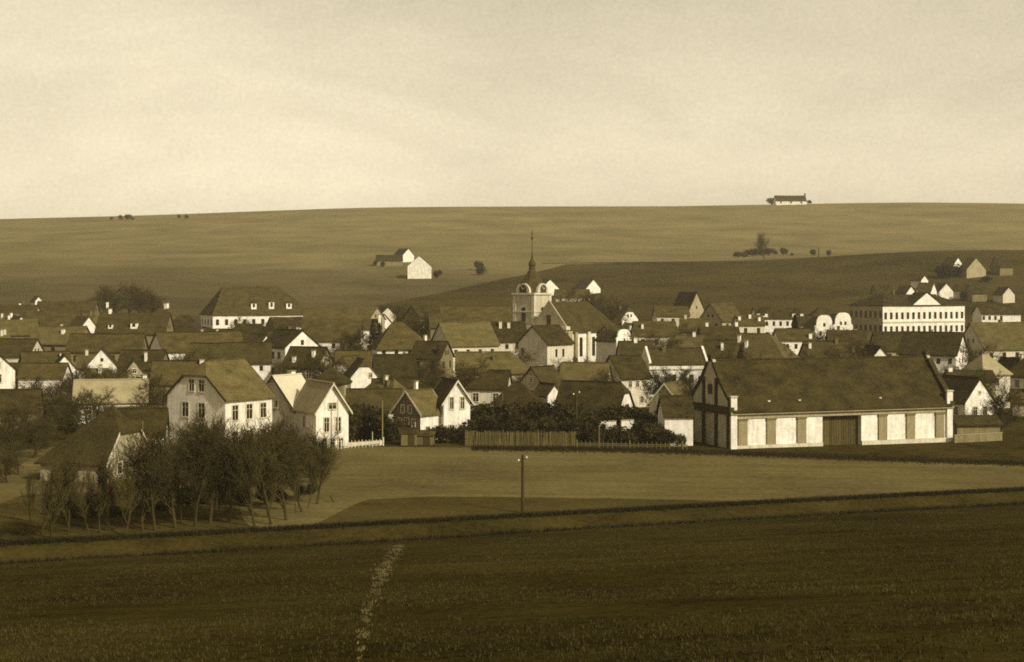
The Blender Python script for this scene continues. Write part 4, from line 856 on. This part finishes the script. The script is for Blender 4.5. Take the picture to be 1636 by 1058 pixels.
for k_, lst in PROTO.items():
    for a_, b_ in lst:
        a_.materials.append(M_BARK); b_.materials.append({'shrub': M_BUSH, 'spruce': M_LEAF, 'slim': M_TWIG}.get(k_, M_TWIG))
TR = random.Random(11); TC = [0]
def plant(kind, x, y, h, label, group, wide=1.0, crown_mat=None):
    TC[0] += 1; a, b = PROTO[kind][TC[0] % len(PROTO[kind])]; s_ = h / BASEH[kind]
    r = bpy.data.objects.new(NAMES[kind], None); COL.objects.link(r); r.location = (x, y, terrain(x, y)); r.rotation_euler = (0, 0, TR.uniform(0, 6.28)); r.scale = (s_ * wide, s_ * wide, s_)
    tag(r, label, CATS[kind], group)
    new_obj('stem' if kind == 'shrub' else 'trunk', a, None, r); c = new_obj('crown', b, None, r)
    if crown_mat: c.material_slots[0].link = 'OBJECT'; c.material_slots[0].material = crown_mat
    return r
def plant_px(kind, px, py_top, D, label, group, wide=1.0, h=None, **k):
    p = at(px, py_top, D); return plant(kind, p.x, p.y, h or max(.6, p.z - terrain(p.x, p.y)), label, group, wide, **k)
ORD = ['first', 'second', 'third', 'fourth', 'fifth', 'sixth', 'seventh', 'eighth', 'ninth', 'tenth', 'eleventh', 'twelfth', 'thirteenth', 'fourteenth', 'fifteenth', 'sixteenth', 'seventeenth', 'eighteenth', 'nineteenth', 'twentieth']
ROWG = 'bare trees in the garden by the meadow'
front = [(62, 866, 742, 'slim'), (82, 862, 728, 'slim'), (109, 857, 738, 'slim'), (144, 856, 745, 'slim'), (160, 853, 735, 'slim'), (176, 850, 730, 'slim'), (199, 858, 724, 'slim'), (228, 850, 712, 'slim'), (248, 849, 698, 'tall'), (281, 845, 684, 'tall'),
         (311, 842, 676, 'tall'), (335, 838, 672, 'tall'), (364, 838, 682, 'tall'), (408, 842, 700, 'tall'), (434, 838, 684, 'tall'), (458, 832, 674, 'tall'), (484, 818, 682, 'tall'), (506, 806, 694, 'tall')]
for i, (px, pb, ptop, kd) in enumerate(front):
    D = ray(px, pb); p = at(px, pb, D); h = (pb - ptop) / F * D
    plant(kd, p.x, p.y, h, ('slender' if kd == 'slim' else 'spreading') + ' bare tree, %s along the bank side of the garden row' % ORD[i], ROWG, TR.uniform(.95, 1.3))
back = [(70, 765, 'slim', 150), (96, 752, 'slim', 147), (130, 762, 'slim', 146), (215, 735, 'slim', 150), (262, 700, 'tall', 150), (296, 684, 'tall', 153), (325, 680, 'tall', 156), (350, 690, 'round', 150), (385, 716, 'round', 152), (418, 694, 'tall', 156), (446, 684, 'tall', 154), (472, 684, 'round', 158), (496, 700, 'round', 160), (518, 716, 'round', 163)]
for i, (px, ptop, kd, D) in enumerate(back):
    plant_px(kd, px, ptop, D, 'bare tree, %s in the row nearer the villas, counted towards the meadow' % ORD[i], ROWG, 1.3)
for i, (px, D) in enumerate([(85, 132), (118, 130), (150, 131), (186, 131), (232, 134), (262, 136), (300, 138), (322, 141), (355, 140), (392, 140), (425, 141), (452, 143), (478, 146), (500, 149)]):
    p = at(px, 800, D); plant('shrub', p.x, p.y, TR.uniform(1.0, 1.9), ORD[i] + ' low shrub under the bare garden trees, counted towards the meadow', 'shrubs among the garden trees', 1.1)
THG = 'saplings in the thicket by the barn'
for i in range(13):
    px = 52 + i * 14.5 + TR.uniform(-3, 3); D = TR.uniform(121, 146); p = at(px, 800, D)
    plant('slim', p.x, p.y, TR.uniform(2.6, 4.2), 'pale thin sapling, %s in the thicket before the barn, counted towards the meadow' % ORD[i], THG, TR.uniform(.55, .8), crown_mat=M_TWIGL if i % 2 else None)
for i in range(12):
    px = 250 + i * 22 + TR.uniform(-5, 5); D = TR.uniform(127, 150) + i * .6; p = at(px, 800, D)
    plant('slim', p.x, p.y, TR.uniform(4.0, 6.2), 'thin sapling, %s between the spreading bare trees, counted towards the meadow' % ORD[i], THG, TR.uniform(.6, .9))
SH = 'dark shrubs behind the meadow edge'
for i, (px, pt, D) in enumerate(sorted([(548, 652, 203), (560, 648, 207), (572, 650, 205), (585, 648, 208), (597, 652, 206), (607, 654, 204), (618, 664, 206), (628, 672, 203)])):
    plant_px('shrub', px, pt, D, ORD[i] + ' tall dark shrub of the thicket, counted from the white-gabled villa', SH, .95)
for i, (px, pt, D) in enumerate(sorted([(752, 648, 212), (766, 645, 214), (781, 650, 210), (796, 646, 214), (812, 644, 212), (828, 648, 211), (845, 646, 214), (860, 644, 211), (876, 646, 213), (892, 642, 211), (906, 646, 212), (760, 668, 204), (790, 670, 204), (820, 668, 205), (850, 671, 204), (880, 668, 205)])):
    plant_px('shrub', px, pt, D, ORD[i] + ' dark shrub behind the paling fence, counted from the narrow white house', SH, 1.15)
for i, (px, pt, D) in enumerate(sorted([(930, 664, 204), (944, 668, 203), (958, 682, 201), (972, 684, 202), (988, 680, 202), (1003, 683, 201), (1018, 676, 203), (1034, 672, 204), (1050, 678, 201), (1066, 686, 200), (1082, 694, 199), (950, 655, 212), (975, 650, 214), (1000, 650, 213), (1020, 652, 214), (1042, 655, 216)])):
    plant_px('shrub', px, pt, D, ORD[i] + ' dark shrub of the hedge, counted from the dark telegraph pole to the hall', SH, 1.2)
for i, (px, pt, D) in enumerate(sorted([(690, 684, 202), (702, 682, 203), (716, 680, 201), (730, 682, 202), (744, 684, 201), (660, 676, 206), (640, 672, 206)])):
    plant_px('shrub', px, pt, D, ORD[i] + ' low shrub before the chalet and narrow white house, counted towards the fence', SH, 1.2)
TG = 'bare trees between the houses'
for px, pt, D, kd, lab in [
    (596, 512, 318, 'spruce', 'dark evergreen beside the hip-roofed white house'), (606, 518, 310, 'spruce', 'second dark evergreen beside the hip-roofed white house'), (560, 522, 325, 'round', 'bare tree below the strip of white wall'),
    (700, 552, 285, 'spruce', 'dark evergreen in front of the pale gabled house'), (688, 570, 280, 'round', 'low bare tree under the pale gabled house'), (655, 572, 275, 'round', 'bare tree before the hip-roofed white house wall'),
    (905, 575, 268, 'round', 'bare tree below the nave wall'), (925, 572, 272, 'round', 'rounded bare tree below the nave windows'), (893, 580, 262, 'round', 'small bare tree below the church buttress'),
    (1048, 590, 245, 'round', 'bare tree before the long cornice house'), (1075, 586, 242, 'round', 'wide bare tree before the long cornice house'), (1098, 590, 236, 'tall', 'bare tree beside the hall gable finial'), (1112, 600, 232, 'round', 'bare tree at the back of the hall gable'),
    (1184, 552, 262, 'spruce', 'dark evergreen rising behind the hall ridge'), (1270, 505, 345, 'spruce', 'dark evergreen before the low white-walled house'), (1300, 518, 350, 'round', 'bare tree before the rounded gables'), (1340, 522, 352, 'round', 'bare tree before the larger rounded gable'), (1372, 538, 300, 'round', 'bare tree before the side of the school'),
    (520, 560, 258, 'round', 'bare tree beside the pale half-hipped house'), (455, 575, 258, 'round', 'bare tree behind the bright sheet roof'), (470, 590, 240, 'round', 'small bare tree beside the chimney of the bright sheet roof'), (350, 560, 262, 'round', 'bare tree beside the long white wall strip'), (300, 560, 268, 'round', 'bare tree before the long white wall strip'), (278, 566, 262, 'round', 'rounded bare tree under the grey gable of the long house'),
    (120, 585, 245, 'round', 'bare tree before the little triangular gable'), (150, 583, 243, 'round', 'bare tree before the white gable with round window'), (185, 580, 246, 'round', 'bare tree between the white gable and the tiny cottage'), (95, 600, 236, 'round', 'bare tree below the bright white strip house'), (65, 612, 228, 'round', 'bare tree in the gardens under the white strip house'),
    (140, 618, 212, 'round', 'bare garden tree before the pale-roofed house'), (160, 622, 209, 'round', 'rounded garden tree before the pale-roofed house'), (110, 640, 200, 'round', 'bare garden tree beyond the barn roof'), (75, 660, 190, 'round', 'bare garden tree beside the barn hip'), (55, 668, 180, 'round', 'low bare tree beside the barn eave'), (240, 625, 212, 'round', 'bare tree beside the villa chimney corner'),
    (665, 498, 360, 'round', 'bare tree before the turned grey house'), (690, 500, 365, 'round', 'bare tree beside the turned grey house'), (640, 486, 410, 'tall', 'bare tree on the slope above the hip-roofed white house'), (720, 492, 400, 'round', 'bare tree behind the pale gabled house'),
    (1080, 515, 355, 'round', 'bare tree behind the low roofed house'), (1130, 540, 312, 'round', 'bare tree behind the long cornice house'), (1205, 560, 270, 'round', 'bare tree under the big grey hip roof'), (1320, 560, 268, 'round', 'bare tree behind the middle of the hall ridge'), (1350, 556, 272, 'round', 'second bare tree behind the middle of the hall ridge'), (1375, 560, 268, 'round', 'bare tree beside the white triangular gable'),
    (1505, 590, 240, 'round', 'bare tree behind the hall end finial'), (1520, 584, 250, 'round', 'bare tree below the big white gable'), (1585, 585, 242, 'round', 'bare tree beside the white gabled cottage'), (1600, 620, 222, 'round', 'bare tree at the back of the white gabled cottage'),
    (1005, 575, 262, 'round', 'bare tree behind the steep dark roof'), (860, 598, 245, 'round', 'bare tree below the three-storey grey gable'), (760, 572, 255, 'round', 'bare tree before the long grey roof'), (560, 545, 300, 'round', 'bare tree behind the pale half-hipped house'), (440, 512, 345, 'round', 'bare tree before the large block'), (380, 506, 400, 'round', 'bare tree at the white wall of the large block'),
    (220, 455, 520, 'round', 'tall bare tree in the copse beyond the dormer house'), (205, 452, 530, 'round', 'bare tree in the middle of the copse beyond the dormer house'), (185, 452, 525, 'round', 'bare tree at the town side of the copse'), (165, 456, 520, 'round', 'low bare tree in the copse at the foot of the hill'), (235, 462, 510, 'round', 'bare tree at the hill side of the copse'),
    (930, 462, 424, 'round', 'bare tree before the long low roof behind the nave'), (955, 468, 420, 'round', 'bare tree below the tall white gable end'), (972, 474, 410, 'round', 'bare tree beside the hip of the nave'),
    (20, 640, 196, 'round', 'bare tree in the outer gardens below the low cottage'), (40, 650, 188, 'round', 'bare tree in the outer gardens beside the barn'), (10, 665, 180, 'round', 'bare tree at the outer end of the gardens'), (85, 625, 214, 'round', 'bare tree in the middle of the gardens'), (50, 600, 240, 'round', 'bare tree beside the low white strip of wall'), (125, 600, 236, 'round', 'bare tree behind the pale-roofed house'), (205, 590, 240, 'round', 'bare tree beside the ridge of the pale-roofed house'), (250, 600, 226, 'round', 'bare tree between the pale roof and the broad dark roof'), (30, 700, 165, 'round', 'bare tree at the outer side of the barn'), (12, 715, 158, 'round', 'low bare tree at the outer side of the barn eave'),
    (1030, 530, 312, 'round', 'bare tree beside the little roof under the church block'), (1060, 530, 310, 'round', 'bare tree above the long cornice house roof'), (1140, 560, 280, 'round', 'bare tree behind the hall gable finial'), (1165, 565, 268, 'round', 'bare tree under the slim white chimney'), (1250, 548, 290, 'round', 'bare tree beside the big grey hip roof'), (1395, 545, 300, 'round', 'bare tree before the dark-roofed house by the school'), (1560, 545, 290, 'round', 'bare tree beside the big white gable'), (1475, 575, 265, 'round', 'bare tree behind the hall ridge end'),
    (500, 540, 300, 'round', 'bare tree below the strip wall of the wide roofed house'), (540, 552, 300, 'round', 'bare tree above the pale half-hipped house'), (640, 590, 250, 'round', 'bare tree behind the long low barn'), (700, 592, 246, 'round', 'bare tree above the narrow tall white house'), (735, 590, 250, 'round', 'bare tree behind the narrow tall white house'), (845, 590, 252, 'round', 'bare tree under the grey three-storey gable wall'), (820, 555, 285, 'round', 'bare tree before the three-chimney house wall'), (960, 590, 243, 'round', 'bare tree behind the barn ridge'),
    (1222, 374, 800, 'tall', 'lone bare tree on the crest of the dark pasture')]:
    plant_px(kd, px, pt, D, lab, TG, 1.25 if kd == 'round' else 1.0)
# small far bushes
FB = 'bushes along the field edges of the hill'
def bush_at(px, py, h, lab, wide=1.5):
    D = ray(px, py, 300); p = at(px, py, D); plant('shrub', p.x, p.y, h * TR.uniform(.55, 1.4), lab, FB, wide * TR.uniform(.6, 1.6))
for i, px in enumerate((178, 192, 205, 212, 286, 297)): bush_at(px, 352 - (px - 178) * .02, 3.4, ORD[i] + ' small bush on the skyline, counted towards the church', 1.1)
for i, (px, py) in enumerate(((1178, 412), (1190, 411), (1202, 410), (1215, 409), (1228, 408), (1240, 407), (1252, 408), (1266, 409), (1300, 409), (1325, 409))): bush_at(px, py, 3.2, ORD[i] + ' dark bush on the pasture crest, counted from the church side', 1.3)
for i, (px, py) in enumerate(((600, 425), (612, 427), (698, 445), (704, 440), (765, 432), (770, 440))): bush_at(px, py, 4.2, ORD[i] + ' bush near the hillside barn, counted towards the church', .8)
for i, (px, py) in enumerate(((1233, 327), (1240, 327), (1285, 326), (1292, 326), (1300, 325))): bush_at(px, py, 5.5, ORD[i] + ' bush beside the skyline farmhouse, counted from the shed end', 1.6)
for i, (px, py) in enumerate(((1395, 488), (1440, 484), (1490, 484), (1510, 446), (1530, 443), (1540, 480), (1575, 452))): bush_at(px, py, 4.5, ORD[i] + ' bush between the uphill houses, counted from the school roof', 1.6)

# ------------------------------------------------------------------ poles, fences, low walls
def pole(px, py0, py1, D, r, label, m=M_WOOD, insul=True, lean=0.0):
    p = at(px, py0, D); z0 = terrain(p.x, p.y) - .3; h = EYE - (py1 - EYE_Y) / F * D - z0
    o = bpy.data.objects.new('telegraph_pole' if insul else 'pole', None); COL.objects.link(o); o.location = (p.x, p.y, z0); o.rotation_euler = (0, lean, 0)
    tag(o, label, 'pole', 'poles')
    t = Twigs(); t.tube(Vector((0, 0, 0)), Vector((0, 0, h)), r, r * .75, 8); t.f.append(tuple(range(8, 16)))
    new_obj('post', mesh('post', t.v, t.f), m, o)
    if insul:
        for sx, dz in ((1, .35), (-1, .6)):
            q = boxp('bracket', o, sx * (r + .1), 0, h - dz, .22, .05, .05, M_IRON)
            lathe('insulator', [(.05, 0), (.085, .05), (.07, .16), (.03, .2)], 8, M_WHITE, q).location = (sx * .1, 0, .04)
    return o
pole(835, 823, 727, 137, .15, 'lone dark telegraph pole standing at the bank before the meadow')
pole(921, 705, 624, 203, .17, 'dark telegraph pole in front of the hedge by the paling fence')
pole(611, 712, 640, 199, .11, 'pale pole at the end of the low wall', M_WOODM, False)
pole(803, 665, 628, 226, .09, 'thin pale pole before the dark hip-roofed house', M_WOODM, False)
pole(755, 710, 687, 197, .09, 'short leaning dark post at the meadow edge', M_WOOD, False, .14)
pole(848, 710, 684, 197, .07, 'short dark post before the paling fence', M_WOOD, False)
pole(595, 715, 690, 196, .06, 'thin pale stake before the thicket', M_CREAM, False)
pole(957, 708, 680, 198, .07, 'thin pale stake before the hedge', M_WOODM, False)
pole(345, 838, 712, 134, .07, 'long slanting pale pole among the bare trees', M_WOODM, False, .06)
pole(228, 840, 672, 139, .06, 'thin pale pole beside the barn gable', M_WOODM, False)
pole(536, 812, 790, 143, .08, 'short slanting dark post beyond the last bare tree', M_WOOD, False, -.5)
pole(1308, 408, 396, 780, .28, 'solitary far pole on the crest of the pasture', M_WOOD, False)
pole(540, 720, 640, 193, .10, 'pale pole beside the white villa wing', M_CREAM, False)
def fence(label, pa, pb, D0, D1, h, step, bw_, m, cat='fence', rails=True):
    A = at(pa, 0, D0); B = at(pb, 0, D1); A.z = B.z = 0; d = B - A; n = int(d.length / step); rz = math.atan2(d.y, d.x)
    o = bpy.data.objects.new('fence', None); COL.objects.link(o); o.location = (A.x, A.y, terrain(A.x, A.y)); tag(o, label, cat)
    rn = random.Random(3)
    for i in range(n + 1):
        p = A + d * (i / n); b = boxp('post' if i % 12 == 0 else 'board', o, p.x - A.x, p.y - A.y, terrain(p.x, p.y) - o.location.z - .1, bw_ if i % 12 else .16, .03 if i % 12 else .16, round(h * (1 + rn.choice((-.04, 0, .03, .05))) + (.15 if i % 12 == 0 else 0), 2), m, rz)
        b.rotation_euler = (0, rn.gauss(0, .02), rz)
    if rails:
        for zz in (.35, h - .45):
            r = boxp('rail', o, d.x / 2, d.y / 2 + .05, zz, d.length, .05, .1, m, rz)
            r.rotation_euler = (0, -math.atan2(terrain(B.x, B.y) - terrain(A.x, A.y), d.length), rz); r.location.z += (terrain(B.x, B.y) - terrain(A.x, A.y)) / 2
    return o
fence('weathered paling fence along the back of the meadow', 744, 918, 198.5, 199.5, 1.9, .2, .15, mat('paling', .10, .3, .8, 6, rnd=.35))
fence('thin stick fence before the hedge beside the hall', 922, 1098, 197.5, 196.5, 1.0, .55, .06, M_WOODM)
fence('low garden fence before the thicket and the villa wing', 545, 612, 193.5, 197.5, 1.0, .5, .07, M_CREAM)
def low_wall(label, px0, px1, D0, D1, h, m, zoff=0.0):
    A = at(px0, 0, D0); B = at(px1, 0, D1); A.z = B.z = 0; d = B - A
    o = bpy.data.objects.new('low_wall', None); COL.objects.link(o); c = (A + B) / 2; o.location = (c.x, c.y, terrain(c.x, c.y) - .2 + zoff); o.rotation_euler = (0, 0, math.atan2(d.y, d.x)); tag(o, label, 'wall', 'low walls')
    boxp('masonry', o, 0, 0, 0, d.length, .3, h + .2, m); boxp('coping', o, 0, 0, h + .2, d.length + .1, .42, .1, M_STONE)
low_wall('low pale wall running from the villa wing to the pale pole', 545, 612, 195, 198.5, .5, M_CREAM)
low_wall('short whitewashed wall glimpsed over the hedge', 954, 984, 210, 210.5, 2.2, M_WHITE)
low_wall('second short whitewashed wall over the hedge towards the cottage', 992, 1012, 211, 212, 2.3, M_WHITE)
low_wall('pale garden wall between the pale-roofed house and the villa', 165, 258, 214, 215, 3.2, M_GREY)
low_wall('dull yard wall beside the hall end', 1524, 1600, 208, 212, 1.0, M_DULL)

# ------------------------------------------------------------------ grass
def grass(name, label, pts, hmin, hmax, w, m, seed, blades=3):
    rn = np.random.default_rng(seed); n = len(pts) * blades
    base = np.repeat(np.array(pts), blades, axis=0) + np.concatenate([rn.normal(0, .06, (n, 2)), np.zeros((n, 1))], axis=1)
    az = rn.uniform(0, 2 * np.pi, n); h = rn.uniform(hmin, hmax, n); ln = rn.uniform(.1, .7, n) * h; a2 = rn.uniform(0, 2 * np.pi, n)
    dx = np.stack([np.cos(az), np.sin(az), np.zeros(n)], 1) * (w * rn.uniform(.6, 1.4, n))[:, None]
    tip = base + np.stack([np.cos(a2) * ln, np.sin(a2) * ln, h], 1)
    v = np.stack([base - dx, base + dx, tip], 1).reshape(-1, 3); me = bpy.data.meshes.new(name)
    me.vertices.add(len(v)); me.vertices.foreach_set('co', v.ravel()); me.loops.add(3 * n); me.loops.foreach_set('vertex_index', np.arange(3 * n, dtype=np.int32))
    me.polygons.add(n); me.polygons.foreach_set('loop_start', np.arange(0, 3 * n, 3, dtype=np.int32)); me.update(); me.validate()
    o = new_obj(name, me, m); tag(o, label, kind='stuff'); return o
rg = random.Random(5); pts = []
while len(pts) < 30000:
    D = 30 + 110 * rg.random() ** 1.3; x = rg.uniform(-.36, .36) * D; s_ = D - skew(x) - 135
    if s_ > -9.5 or (mnoise.noise(Vector((x * .12, D * .12, 0))) + rg.uniform(-.35, .35)) < -.12: continue
    pts.append((x, D, terrain(x, D) - .02))
grass('grass', 'short dark winter grass on the sloping field', pts, .04, .15, .022, M_TUFT, 1)
pts = []
trl = [(636, 872), (625, 890), (610, 920), (598, 950), (588, 985), (572, 1060)]
trw = [(((px - CX) / F * ray(px, py, 30)), ray(px, py, 30)) for px, py in trl]
for i in range(800):
    k = rg.choice((0, 0, 1, 1, 2, 3, 4)); t = rg.random(); x = trw[k][0] * (1 - t) + trw[k + 1][0] * t; y = trw[k][1] * (1 - t) + trw[k + 1][1] * t
    x += .006 * (y - 20) * mnoise.noise(Vector((y * .5, 0, 1))) + rg.gauss(0, .03 + max(0, y - 40) * .0035) ; y += rg.gauss(0, .3)
    if mnoise.noise(Vector((x * 1.5, y * .8, 6))) < -.18: continue
    pts.append((x, y, terrain(x, y) - .01))
grass('dry_grass', 'thin line of pale dry grass trodden across the dark field', pts, .03, .14, .03, mat('dry_pale_grass', .12, .3, .1, 1.5), 9, 3)
pts = []
for i in range(16000):
    x = rg.uniform(-48, 62); s_ = rg.gauss(-.1, .28) if i % 3 else rg.gauss(-9.3, .35); y = 135 + skew(x) + s_; pts.append((x, y, terrain(x, y) - .02))
grass('undergrowth', 'dark rank grass lining both edges of the bank', pts, .15, .48, .03, M_TUFTD, 2, 4)
pts = []
for i in range(12000):
    x = rg.uniform(-5, 75); y = y_meadow_end(x) + rg.gauss(-1, 1.6); pts.append((x, y, terrain(x, y) - .02))
grass('rough_grass', 'dark rough grass along the foot of the hedge and hall', pts, .1, .4, .03, M_TUFTD, 3, 3)

# ------------------------------------------------------------------ air
hz = bpy.data.materials.new('pale_air'); hz.use_nodes = True; t = hz.node_tree; t.nodes.clear()
pv = N(t, 'ShaderNodeVolumePrincipled'); pv.inputs['Color'].default_value = (1.0, 0.89, 0.66, 1); pv.inputs['Density'].default_value = 0.00017; pv.inputs['Anisotropy'].default_value = 0.2
t.links.new(pv.outputs[0], N(t, 'ShaderNodeOutputMaterial').inputs['Volume'])
hb = box_mesh(9000, 7400, 162, hz); ho = new_obj('haze', hb); ho.location = (0, 2600, -12); tag(ho, 'pale air over the valley', kind='stuff')
